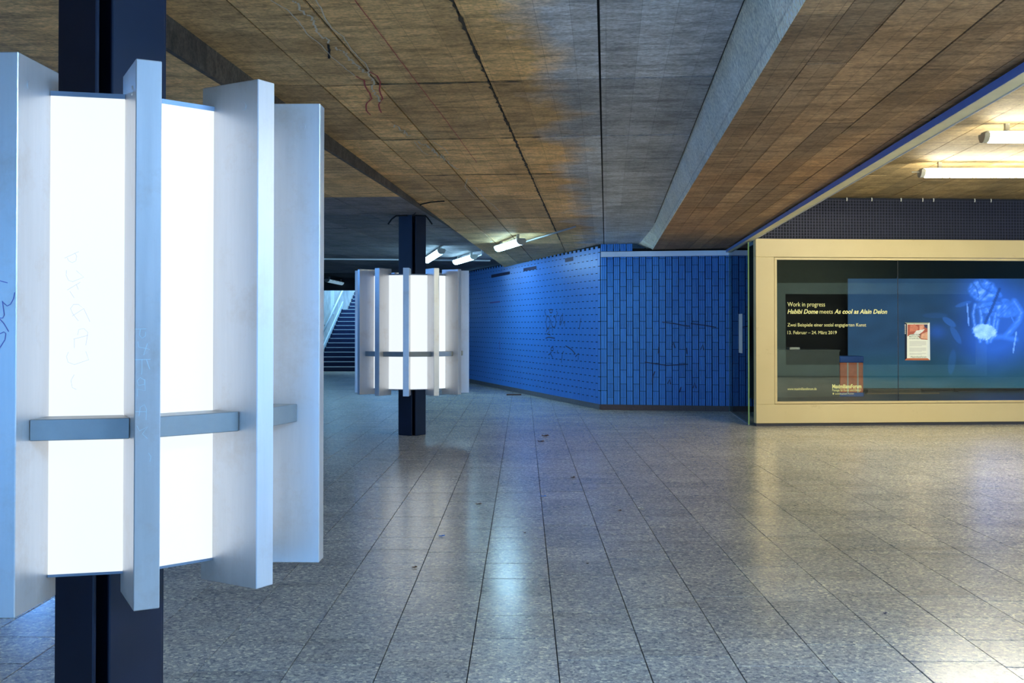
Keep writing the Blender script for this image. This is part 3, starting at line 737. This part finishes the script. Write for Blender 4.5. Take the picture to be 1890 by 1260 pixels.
gl.build('print_lines', plain('grey print', (0.55, 0.56, 0.52), 0.6), lf)
tk = MB()
for i in range(8):
    y = 598.5 + i * 2.3; tk.add([on_plane(x, yy, wpt(0, -0.02, 0), NDW) for x, yy in ((1670.0, y), (1673, y), (1673, y + 1.4), (1670.0, y + 1.4))], [(0, 1, 2, 3)])
tk.build('side_print', M['white'], lf)

# lettering on the glass
def text(body, x0, x1, y_base, parent, mat, bold=0.0, shear=0.0, out=-0.0355, name='lettering', ncap=None):
    cu = bpy.data.curves.new('lettering', 'FONT'); cu.body = body; cu.size = 1; cu.shear = shear; cu.offset = bold; cu.resolution_u = 3
    ob = bpy.data.objects.new('lettering', cu); COL.objects.link(ob); bpy.context.view_layer.update()
    me = bpy.data.meshes.new_from_object(ob.evaluated_get(bpy.context.evaluated_depsgraph_get()))
    bpy.data.objects.remove(ob); bpy.data.curves.remove(cu)
    xs = [v.co.x for v in me.vertices]; a, b = min(xs), max(xs)
    A = on_plane(x0, y_base, wpt(0, out, 0), NDW); Bp = on_plane(x1, y_base, wpt(0, out, 0), NDW)
    k = (Bp - A).length / (b - a); ky = ncap if ncap else k
    for v in me.vertices:
        q = A + UD * ((v.co.x - a) * k) + Vector((0, 0, v.co.y * ky)); v.co = q - root_of(parent)
    me.materials.clear(); me.materials.append(mat)
    o = bpy.data.objects.new(name, me); COL.objects.link(o); o.parent = parent; return o
V = M['vinyl']; KY = 0.0082
def cap(px): return px * 12.06 * K / F / 0.69
text('Work in progress', 1453.5, 1522.7, 565.3, dw, V, ncap=cap(8.2))
text('Habibi Dome', 1453.5, 1510.0, 578.6, dw, V, 0.022, 0.25, ncap=cap(8.0))
text('meets', 1512.8, 1537.2, 578.6, dw, V, ncap=cap(8.0))
text('As cool as Alain Delon', 1540.0, 1637.6, 578.6, dw, V, 0.022, 0.25, ncap=cap(8.0))
text('Zwei Beispiele einer sozial engagierten Kunst', 1453.5, 1598.6, 602.3, dw, V, ncap=cap(6.3))
text('13. Februar \u2013 24. M\u00e4rz 2019', 1453.5, 1544.3, 616.4, dw, V, ncap=cap(6.0))
text('www.maximiliansforum.de', 1453.5, 1507.3, 719.8, dw, V, ncap=cap(4.8))
text('MaximiliansForum', 1536.2, 1590.0, 716.3, dw, V, 0.03, ncap=cap(7.2))
text('Passage f\u00fcr Kunst und Design', 1536.2, 1589.0, 721.8, dw, V, ncap=cap(4.4))
text('Landeshauptstadt M\u00fcnchen', 1541.5, 1576.0, 727.6, dw, V, ncap=cap(2.8))
eb = MB(); eb.add([on_plane(x, y, wpt(0, -0.0355, 0), NDW) for x, y in ((1537, 724.6), (1539, 724.6), (1539, 727.2), (1538, 728.4), (1537, 727.2))], [(0, 1, 2, 3, 4)]); eb.build('emblem', V, dw)
dk = plain('dark green print', (0.06, 0.16, 0.11), 0.6)
for body, yb in (('HABIBI DOME', 618.6), ('MEETS AS COOL', 622.0), ('AS ALAIN DELON', 625.4)):
    text(body, 1678.0, 1700.0, yb, lf, dk, 0.01, 0, -0.0020, 'print_lettering', cap(2.2))
text('MaximiliansForum', 1681, 1710, 660.0, lf, dk, 0.0, 0, -0.003, 'print_lettering', cap(3.4))

# a second window of the same kind across the passage: it shows only as a reflection in the glass
E0 = Vector((9.72, 1.7, 0)); E1 = Vector((15.75, 2.6, 0)); UE = (E1 - E0).normalized(); NE = Vector((-UE.y, UE.x, 0)); WE = (E1 - E0).length
def ebox(mb, x0, x1, o0, o1, z0, z1):
    c = [E0 + UE * x0 + NE * o0, E0 + UE * x1 + NE * o0, E0 + UE * x1 + NE * o1, E0 + UE * x0 + NE * o1]
    mb.hexa([(p.x, p.y, z0) for p in c], [(p.x, p.y, z1) for p in c]); return mb
ow = empty('display_window', (E0.x, E0.y, 0), 'cream framed window across the passage, seen as pale bands reflected in the glass', 'display window')
f2 = ebox(MB(), 0, WE, -0.1, 0, 2.40, 2.72); ebox(f2, 0, WE, -0.1, 0, 0.04, 0.36); ebox(f2, 0, 0.3, -0.1, 0, 0.36, 2.4); ebox(f2, WE - 0.3, WE, -0.1, 0, 0.36, 2.4)
f2.build('frame', plain('dimmed cream frame', (0.20, 0.30, 0.31), 0.5), ow)  # cream darkened so the frame reads as less lit in the reflection
ebox(MB(), 0.3, WE - 0.3, -0.08, -0.06, 0.36, 2.40).build('dark_pane', M['black'], ow)

o = ebox(MB(), -1.6, WE + 3.2, -0.5, -0.12, 0, 3.43).build('wall_rear_skyblock', plain('grey green rear wall', (0.10, 0.13, 0.11), 0.7)); tag(o, kind='structure')  # wall behind the second window, added to block sky in the glass

o = MB().box(3.4, -8, 0, 18, -7.8, 3.6).build('wall_sky_block', M['soot']); tag(o, kind='structure')  # unseen wall added to keep the sky off the lantern fins

# ------------------------------------------------------------------ steel columns
def make_column(x, y, ztop, label):
    root = empty('steel_column', (x, y, 0), label, 'column')
    r0, wf_, th = 0.152, 0.225, 0.016
    for k in range(4):
        a = R(-33 + 90 * k); n = Vector((math.sin(a), -math.cos(a), 0)); t = Vector((n.y, -n.x, 0))
        c = [n * r0 - t * wf_ / 2, n * r0 + t * wf_ / 2, n * (r0 - th) + t * wf_ / 2, n * (r0 - th) - t * wf_ / 2]
        mb = MB().prism([(p.x, p.y) for p in c], 0, ztop); o = mb.build('flange', M['steel'], root, world=False); bevel(o, 0.004)
    for k in range(2):
        a = R(-33 + 90 * k); n = Vector((math.sin(a), -math.cos(a), 0)); t = Vector((n.y, -n.x, 0)); h = r0 - th
        c = [n * h - t * 0.008, n * h + t * 0.008, -n * h + t * 0.008, -n * h - t * 0.008]
        MB().prism([(p.x, p.y) for p in c], 0, ztop - 0.001 * k).build('web', M['steel'], root, world=False)
    return root
N_C = Vector((-1.482, 3.872, 0)); F_C = Vector((-1.373, 14.38, 0))
make_column(N_C.x, N_C.y, main_z(N_C) - 0.005, 'dark steel column carrying the large lantern at the left edge')
make_column(F_C.x, F_C.y, 3.0, 'dark steel column carrying the small lantern in mid hall')

# ------------------------------------------------------------------ lanterns
RO, FDEP, FTH = 0.7816, 0.263, 0.0763
RP = 0.577
def make_lantern(label):
    root = empty('column_lantern', (0, 0, 0), label, 'lantern')
    Z_0, Z_1 = 0.0, 1.674
    for k in range(12):
        a = R(30 * k); n = Vector((math.sin(a), -math.cos(a), 0)); t = Vector((-n.y, n.x, 0))
        c = [n * RO - t * FTH / 2, n * RO + t * FTH / 2, n * (RO - FDEP) + t * FTH / 2, n * (RO - FDEP) - t * FTH / 2]
        fin = MB().prism([(p.x, p.y) for p in c], Z_0, Z_1).build('fin', M['fin'], root, world=False); bevel(fin, 0.0025)
        for sg in (-1, 1):
            p = n * (RO - 0.068) + t * sg * FTH / 2 + Vector((0, 0, Z_1 - 0.085))
            MB().tube([p - t * sg * 0.002, p + t * sg * 0.0035], 0.0145, 14).build('bolt', M['fin'], fin, world=False)
    for k in range(12):
        a0, a1 = R(30 * k), R(30 * (k + 1))
        def edge(a, r, sg, inset=0.0015):
            n = Vector((math.sin(a), -math.cos(a), 0)); t = Vector((-n.y, n.x, 0)); return n * r + t * sg * (FTH / 2 + inset)
        c = [edge(a0, RP, 1), edge(a1, RP, -1), edge(a1, RP - 0.03, -1), edge(a0, RP - 0.03, 1)]
        MB().prism([(p.x, p.y) for p in c], 0.080, 1.588).build('light_panel', M['panel'], root, world=False)
        c2 = [edge(a0, RP + 0.003, 1), edge(a1, RP + 0.003, -1), edge(a1, RP - 0.034, -1), edge(a0, RP - 0.034, 1)]
        MB().prism([(p.x, p.y) for p in c2], 1.588, 1.603).build('panel_cap', M['lid'], root, world=False)
        MB().prism([(p.x, p.y) for p in c2], 0.072, 0.080).build('panel_sill', M['lid'], root, world=False)
        c3 = [edge(a0, RO - 0.081, 1), edge(a1, RO - 0.081, -1), edge(a1, RP + 0.002, -1), edge(a0, RP + 0.002, 1)]
        bevel(MB().prism([(p.x, p.y) for p in c3], 0.512, 0.577).build('crossbar', M['bar'], root, world=False), 0.002)
    def ring(r0, r1, z0, z1):
        mb = MB(); n = 12
        for k in range(n):
            a0, a1 = R(30 * k), R(30 * (k + 1))
            q = [(math.sin(a) * r, -math.cos(a) * r) for a, r in ((a0, r0), (a1, r0), (a1, r1), (a0, r1))]
            mb.hexa([(x, y, z0) for x, y in q], [(x, y, z1) for x, y in q])
        return mb
    ring(0.29, 0.54, 1.585, 1.600).build('top_plate', M['lid'], root, world=False)
    ring(0.29, 0.54, 0.070, 0.082).build('base_plate', M['lid'], root, world=False)
    return root
lan = make_lantern('large lit white lantern with metal fins around the steel column at the left edge')
lan2 = copy_tree(lan)
lan2['label'] = 'smaller distant lit white lantern with metal fins around the steel column in mid hall'
for l_ in (lan, lan2): l_['group'] = 'finned lanterns on the steel columns'
lan.location = (N_C.x, N_C.y, 0.637); lan.rotation_euler = (0, 0, R(-1.5))
lan2.location = (F_C.x, F_C.y, 0.575); lan2.rotation_euler = (0, 0, R(-0.5))

# marker scribbles on the near lantern: on the panel and on the fins, in their own planes
def lan_plane(deg, r):
    a = R(deg - 1.5); n = Vector((math.sin(a), -math.cos(a), 0)); return N_C + n * r, n
def scribble(polys, deg, r, wd, mat, name):
    p, n = lan_plane(deg, r); mb = MB()
    for pl in polys: mb.ribbon([on_plane(x, y, p, n) for x, y in pl], n, wd)
    o = mb.build(name, mat)
    o.parent = lan; o.matrix_parent_inverse = (Matrix.Translation(lan.location) @ Matrix.Rotation(R(-1.5), 4, 'Z')).inverted()
    return o
def S(pl, ox, oy, k): return [(ox + x / k, oy + y / k) for x, y in pl]
k_ = 2.627
pan = [[(102, 148), (172, 116)], [(152, 122), (162, 138), (158, 160), (140, 170), (122, 160), (116, 146)], [(113, 205), (110, 230), (122, 255), (142, 262), (196, 240), (160, 208)],
       [(116, 302), (180, 264)], [(160, 276), (170, 300)], [(128, 308), (150, 340)], [(140, 428), (196, 392), (170, 372), (146, 372), (132, 392), (142, 416), (170, 452)], [(196, 392), (226, 456)],
       [(146, 540), (216, 522)], [(166, 520), (172, 494), (196, 488), (216, 508), (206, 570)], [(150, 540), (150, 584)], [(206, 600), (220, 640), (150, 664), (120, 652), (112, 625), (122, 602)], [(150, 712), (134, 740), (140, 775), (160, 784)]]
pp = Vector((0, 0, 0))
rp_mid = (RP) * math.cos(R(15)) + FTH / 2 * math.sin(R(15))
scribble([S(q, 80, 420, k_) for q in pan], 15, rp_mid + 0.0012, 0.0012, M['faint_ink'], 'marker_scribble')
finw = [[(442, 492), (500, 490)], [(470, 492), (466, 520), (478, 536), (494, 526), (496, 505)], [(458, 552), (462, 578), (516, 590), (486, 618), (505, 560)], [(444, 640), (520, 638)], [(478, 640), (478, 690), (476, 712)], [(500, 640), (516, 686)],
        [(492, 740), (470, 726), (455, 742), (460, 764), (490, 760), (492, 735), (494, 790), (455, 782), (456, 818)], [(446, 892), (498, 892)], [(464, 912), (470, 870), (490, 858), (500, 880), (498, 932)], [(454, 960), (466, 985), (506, 965), (480, 1000), (505, 1022)], [(510, 1092), (522, 1110), (516, 1134)]]
scribble([S(q, 80, 420, k_) for q in finw], 30, RO + 0.0012, 0.0014, M['scratch'], 'scratched_scribble')
fa_ = [[(-4, 217), (80, 240)], [(156, 340), (140, 410), (110, 465), (75, 485), (45, 460), (24, 432), (36, 520), (44, 580), (28, 612), (-5, 610)], [(-5, 620), (40, 670), (90, 755)], [(-5, 780), (40, 758), (60, 775), (52, 840), (-5, 930)]]
scribble([S(q, 0, 480, 5.73) for q in fa_], 0, RO + 0.0012, 0.0022, M['violet_ink'], 'marker_scribble')

# ------------------------------------------------------------------ tube lamps
def lamp(name, a, b, w_, mat, label, group):
    a, b = Vector(a), Vector(b); ax = (b - a).normalized(); ln = (b - a).length; sdv = Vector((ax.y, -ax.x, 0))
    root = empty(name, a, label, 'ceiling lamp', group)
    mb = MB(); pr = [(-w_ * 0.40, 0.04), (-w_ * 0.44, 0.02), (w_ * 0.44, 0.02), (w_ * 0.40, 0.04)]
    def ext(pr, t0, t1):
        m = MB(); n = len(pr)
        vs = [a + ax * t0 + sdv * x + Vector((0, 0, z)) for x, z in pr] + [a + ax * t1 + sdv * x + Vector((0, 0, z)) for x, z in pr]
        m.add(vs, [(i, (i + 1) % n, (i + 1) % n + n, i + n) for i in range(n)] + [tuple(range(n)), tuple(range(2 * n - 1, n - 1, -1))]); return m
    ext(pr, 0.02, ln - 0.02).build('housing', M['lamp_body'], root)
    cv = [(w_ / 2 * math.cos(t), 0.022 - 0.088 * math.sin(t)) for t in [math.pi * i / 8 for i in range(9)]]
    ext(cv, 0.05, ln - 0.05).build('diffuser', mat, root, True)
    ecv = [(x * 1.02, z - 0.001) for x, z in cv]
    for t0, t1 in ((0, 0.052), (ln - 0.052, ln)):
        ext(ecv, t0, t1).build('end_cap', M['lamp_body'], root)
    for t in (0.2, 0.4, 0.6, 0.8):
        ext([(-w_ * 0.54, 0.03), (-w_ * 0.54, -0.005), (-w_ * 0.49, -0.005), (-w_ * 0.49, 0.03)], ln * t - 0.012, ln * t + 0.012).build('clip', M['lamp_body'], root)
    for t in (0.15, 0.85):
        ext([(-0.02, 0.055), (0.02, 0.055), (0.02, 0.12), (-0.02, 0.12)], ln * t - 0.02, ln * t + 0.02).build('mount', M['lamp_body'], root)
    return root
LZ = RZ - 0.12
def on_z(x, y, z): return on_plane(x, y, (0, 0, z), (0, 0, 1))
q = on_z(1697, 322, LZ - 0.03); lamp('tube_lamp', (q.x, q.y, LZ), (q.x + 1.6, q.y + 0.0, LZ), 0.15, M['tube'], 'long lit tube lamp nearest the wire mesh, under the right ceiling', 'tube lamps on the right ceiling')
MB().tube([(q.x - 0.09, q.y, LZ), (q.x, q.y, LZ)], 0.008, 6).build('cable_stub', M['lamp_body'], bpy.data.objects['tube_lamp'])
q = on_z(1812, 257, LZ - 0.03); lamp('tube_lamp', (q.x, q.y, LZ), (q.x + 1.6, q.y + 0.0, LZ), 0.15, M['tube'], 'lit tube lamp cut by the right edge of the photo, above the other one', 'tube lamps on the right ceiling')
for yy in (7.4, 4.2, 1.0):       # unseen lamps added past the right edge to brighten the floor
    for xx in (6.9, 9.8):
        lamp('tube_lamp', (xx, yy, LZ), (xx + 1.6, yy, LZ), 0.15, M['fill_right'], 'added unseen fill lamp on the right ceiling past the edge of view', 'added fill lamps past the right edge')
for xx, yy in ((-3.7, 4.1), (-0.4, -6.2)):  # unseen cold lamps added to brighten the foreground
    z = 3.08
    lamp('cold_tube_lamp', (xx, yy, z), (xx + 0.14, yy + 1.6, z), 0.15, M['fill_cold'], 'added unseen fill lamp overhead, outside the view', 'added overhead fill lamps outside the view')
for xx, yy in ((2.05, 1.0),):  # unseen lamp added to cast blue on the near floor
    lamp('cold_tube_lamp', (xx, yy, 2.69), (xx + 0.14, yy + 1.6, 2.69), 0.15, M['fill_beam'], 'added unseen fill lamp under the brown beam', 'added fill lamps under the beam')
for xx, yy in ((-5.2, 6.5), (-6.9, 10.5), (-8.2, 14.0), (-8.6, 18.0)):  # unseen blue lamps added to light the left floor and ceiling
    lamp('cold_tube_lamp', (xx, yy, 2.86), (xx + 0.14, yy + 1.6, 2.86), 0.15, M['fill_left'], 'added unseen cold fill lamp past the left edge', 'added cold fill lamps past the left edge')
CZ = 2.86
M['dimtube'] = emit('dim blue tube cover', (0.35, 0.6, 0.8), 0.5)
def flamp(x0, y0, x1, y1, z, label, mat=None):
    a, b = on_z(x0, y0, z - 0.04), on_z(x1, y1, z - 0.04); a.z = b.z = z
    return lamp('cold_tube_lamp', a, b, 0.16, mat or M['fartube'], label, 'cold tube lamps on the far ceiling')
flamp(919, 462, 963, 448.5, CZ, 'cold lit tube lamp on the ceiling close above the blue wall')
flamp(841, 486.5, 875, 476.5, CZ + 0.04, 'cold lit tube lamp just right of the small lantern, second of three')
flamp(788, 483.5, 815, 466.5, CZ + 0.04, 'cold lit tube lamp half hidden behind the far steel column')
flamp(634, 525.5, 603, 519, CZ, 'small dim tube lamp before the staircase opening', M['dimtube'])
cd = MB(); p0, p1, p2 = on_z(962, 448, 2.92), on_z(1010, 434, 2.94), on_z(1062, 418, 2.96)
cd.tube([p0, p1, p2], 0.015, 6); o = cd.build('conduit', M['conduit'], None, True); tag(o, 'thin grey conduit running from the first cold lamp along the ceiling', 'conduit')
cd = MB(); cd.tube([on_z(874, 476, 2.96), on_z(889, 470, 2.96), on_z(890, 452, 2.965), on_z(908, 444, 2.965)], 0.014, 6); o = cd.build('conduit', M['conduit'], None, True); tag(o, 'thin grey conduit bending over the beam right of the small lantern', 'conduit')
# light trunking along the far ceiling edge
a_, b_ = on_z(560, 478.5, 2.965), on_z(905, 482, 2.965)
o = MB(); dv = (b_ - a_).normalized(); sv = Vector((-dv.y, dv.x, 0)) * 0.09
o.hexa([a_, b_, b_ + sv, a_ + sv], [v + Vector((0, 0, 0.03)) for v in (a_, b_, b_ + sv, a_ + sv)])
o = o.build('cable_duct', M['white']); tag(o, 'long white cable duct running across the far dark ceiling', 'cable duct')

# ------------------------------------------------------------------ cables at the far column head
cb_ = empty('power_cable', (F_C.x, F_C.y, 2.9), 'black cables hanging over the head of the far steel column', 'cable')
MB().tube([on_z(820, 371, 3.03), on_z(795, 373, 3.03), on_z(777, 377, 3.03), (F_C.x + 0.04, F_C.y - 0.2, 3.0), (F_C.x + 0.03, F_C.y - 0.17, 2.9)], 0.008, 6).build('cable', M['black'], cb_, True)
for s_, dx in ((-1, 0.26), (1, 0.24)):
    MB().tube([(F_C.x + s_ * 0.05, F_C.y - 0.2, 2.99), (F_C.x + s_ * 0.2, F_C.y - 0.2, 2.985), (F_C.x + s_ * dx, F_C.y - 0.2, 2.94), (F_C.x + s_ * (dx + 0.05), F_C.y - 0.2, 2.87)], 0.011, 6).build('cable', M['black'], cb_, True)

# ------------------------------------------------------------------ marks on the ceiling
cn = Vector((0, 0.0171, 1)).normalized(); c0 = Vector((0, 18.66, 2.95 - 0.0075))
def cmarks(polys, wd, mat, name, jit=0.0, step=3.0):
    mb = MB()
    for pl in polys:
        pts = []
        for (ax, ay), (bx, by) in zip(pl[:-1], pl[1:]):
            n = max(1, int(math.hypot(bx - ax, by - ay) / step))
            for i in range(n): pts.append((ax + (bx - ax) * i / n + random.uniform(-jit, jit), ay + (by - ay) * i / n + random.uniform(-jit, jit)))
        pts.append(pl[-1]); mb.ribbon([on_plane(x, y, c0, cn) for x, y in pts], cn, wd)
    return mb.build(name, mat, ceiling)
cmarks([[(543, 0), (556, 20), (572, 30), (583, 50), (590, 66), (606, 73), (606, 80)], [(620, 88), (634, 97), (645, 110), (660, 118), (668, 130), (682, 136), (688, 150), (690, 168), (700, 188)],
        [(728, 232), (745, 243), (758, 249)], [(772, 262), (790, 270), (806, 282), (822, 295), (845, 312)]], 0.012, M['chalk'], 'filled_crack', 3.2, 2.0)
cmarks([[(500, 0), (530, 18), (552, 40), (566, 62), (590, 80), (612, 105), (640, 128), (655, 140)], [(582, 0), (592, 14), (600, 34), (612, 52), (634, 68), (648, 90), (660, 104), (676, 118), (682, 132)],
        [(765, 262), (780, 280), (790, 286)], [(800, 262), (822, 276), (828, 284)], [(862, 330), (858, 345), (866, 355), (876, 364)], [(878, 345), (888, 358), (896, 368), (912, 380), (924, 392)]], 0.007, M['chalk'], 'chalk_line', 0.6, 5)
cmarks([[(655, 140), (672, 148), (674, 160), (682, 172), (686, 182), (676, 192), (676, 204), (684, 212)], [(682, 132), (696, 140), (702, 152), (700, 166), (706, 182), (698, 194), (704, 208)]], 0.010, M['red_paint'], 'red_line', 0.6, 3)
cmarks([[(655, 0), (700, 60), (760, 140), (820, 218), (880, 300)]], 0.005, M['red_paint'], 'red_line', 0.4, 8)
cmarks([[(606, 82), (608, 95), (607, 108)]], 0.014, M['black'], 'drip_stain', 0.6, 2)

def joint_crack(pts_sd):
    mb = MB(); pts = []; wd = []
    for (s0, d0), (s1, d1) in zip(pts_sd[:-1], pts_sd[1:]):
        n = max(2, int(math.hypot(s1 - s0, d1 - d0) / 0.05))
        for i in range(n):
            p = sd(s0 + (s1 - s0) * i / n, d0 + (d1 - d0) * i / n, 0) + ND * random.uniform(-0.007, 0.007) + BD * random.uniform(-0.007, 0.007)
            p.z = main_z(p) - 0.0065; pts.append(p); wd.append(random.choice((0.006, 0.010, 0.016, 0.028)))
    mb.ribbon(pts, cn, wd); return mb.build('joint_crack', M['crack'], ceiling)
M['crack'] = plain('dark crack in concrete', (0.055, 0.042, 0.028), 0.9)
for d in (-0.79,): joint_crack([(4.2, d), (18.0, d)])
for q in range(1, 9):
    s0 = q * 1.93 + 1.22; joint_crack([(s0, -1.95), (s0, -0.5)])

# ------------------------------------------------------------------ litter on the floor
leafm = plain('dry brown leaf', (0.13, 0.065, 0.03), 0.7, var=0.4, sc_=60); bluem = plain('blue plastic scrap', (0.12, 0.30, 0.72), 0.5)
def leaf(px, py, s, mat, name, label, cat, ang=0.0):
    p = on_z(px, py, 0.0); mb = MB(); n = 9; pts = []
    for i in range(n):
        t = 2 * math.pi * i / n; r = s * (0.62 + 0.38 * abs(math.cos(1.5 * t)))
        pts.append((r * math.cos(t), 0.55 * r * math.sin(t)))
    c, s_ = math.cos(ang), math.sin(ang); vs = []
    for i, (x, y) in enumerate(pts): vs.append((c * x - s_ * y, s_ * x + c * y, 0.004 + s * 0.25 * ((i % 3) == 1)))
    vs.append((0, 0, 0.001)); fs = [(i, (i + 1) % n, n) for i in range(n)]; mb.add(vs, fs)
    mb.add([(x, y, z + 0.0015) for x, y, z in vs], fs)
    o = mb.build(name, mat); o.location = (p.x, p.y, 0.001); tag(o, label, cat); return o
leaf(765, 1048, 0.022, leafm, 'fallen_leaf', 'small brown leaf on the pale floor streak below the far lantern', 'leaf', 0.6)
leaf(968, 984, 0.018, leafm, 'fallen_leaf', 'small brown leaf on the floor near the middle of the hall', 'leaf', 2)
leaf(883, 931, 0.03, leafm, 'fallen_leaf', 'flat dark leaf just right of the pale floor streak', 'leaf', 0.2)
leaf(1144, 943, 0.024, leafm, 'fallen_leaf', 'curled brown leaf near the light scrap on the central floor', 'leaf', 0.8)
leaf(1006, 804.5, 0.06, leafm, 'fallen_leaf', 'brown leaf lying on the floor before the blue wall', 'leaf', 0.1)
leaf(998, 815, 0.05, leafm, 'fallen_leaf', 'reddish leaf just in front of the leaf by the blue wall', 'leaf', 0.1)
leaf(1057, 881.5, 0.03, leafm, 'fallen_leaf', 'thin tan leaf on the floor at mid distance', 'leaf', 0.4)
leaf(1084, 1041, 0.010, M['black'], 'dropped_pebble', 'tiny black pebble on the floor left of the tile joint', 'pebble')
leaf(1633, 1133, 0.012, M['ink'], 'bottle_cap', 'tiny dark blue cap lying on the right floor', 'cap')
leaf(815, 990, 0.026, bluem, 'paper_scrap', 'small blue scrap on the floor right of the pale streak', 'scrap', 0.1)
leaf(1003, 916.5, 0.028, bluem, 'paper_scrap', 'small pale blue scrap on the central floor tiles', 'scrap', 0.2)
leaf(1182, 938, 0.026, M['white'], 'paper_scrap', 'small white scrap beside the curled leaf', 'scrap', 0.3)
a_, b_ = on_z(935, 729, 0.0), on_z(962, 729.5, 0.0)
o = MB().box(a_.x, a_.y - 0.05, 0.002, b_.x, a_.y + 0.05, 0.025).build('cardboard_strip', plain('dark brown card', (0.10, 0.045, 0.03), 0.7)); tag(o, 'dark brown strip of card lying by the foot of the blue wall', 'cardboard')
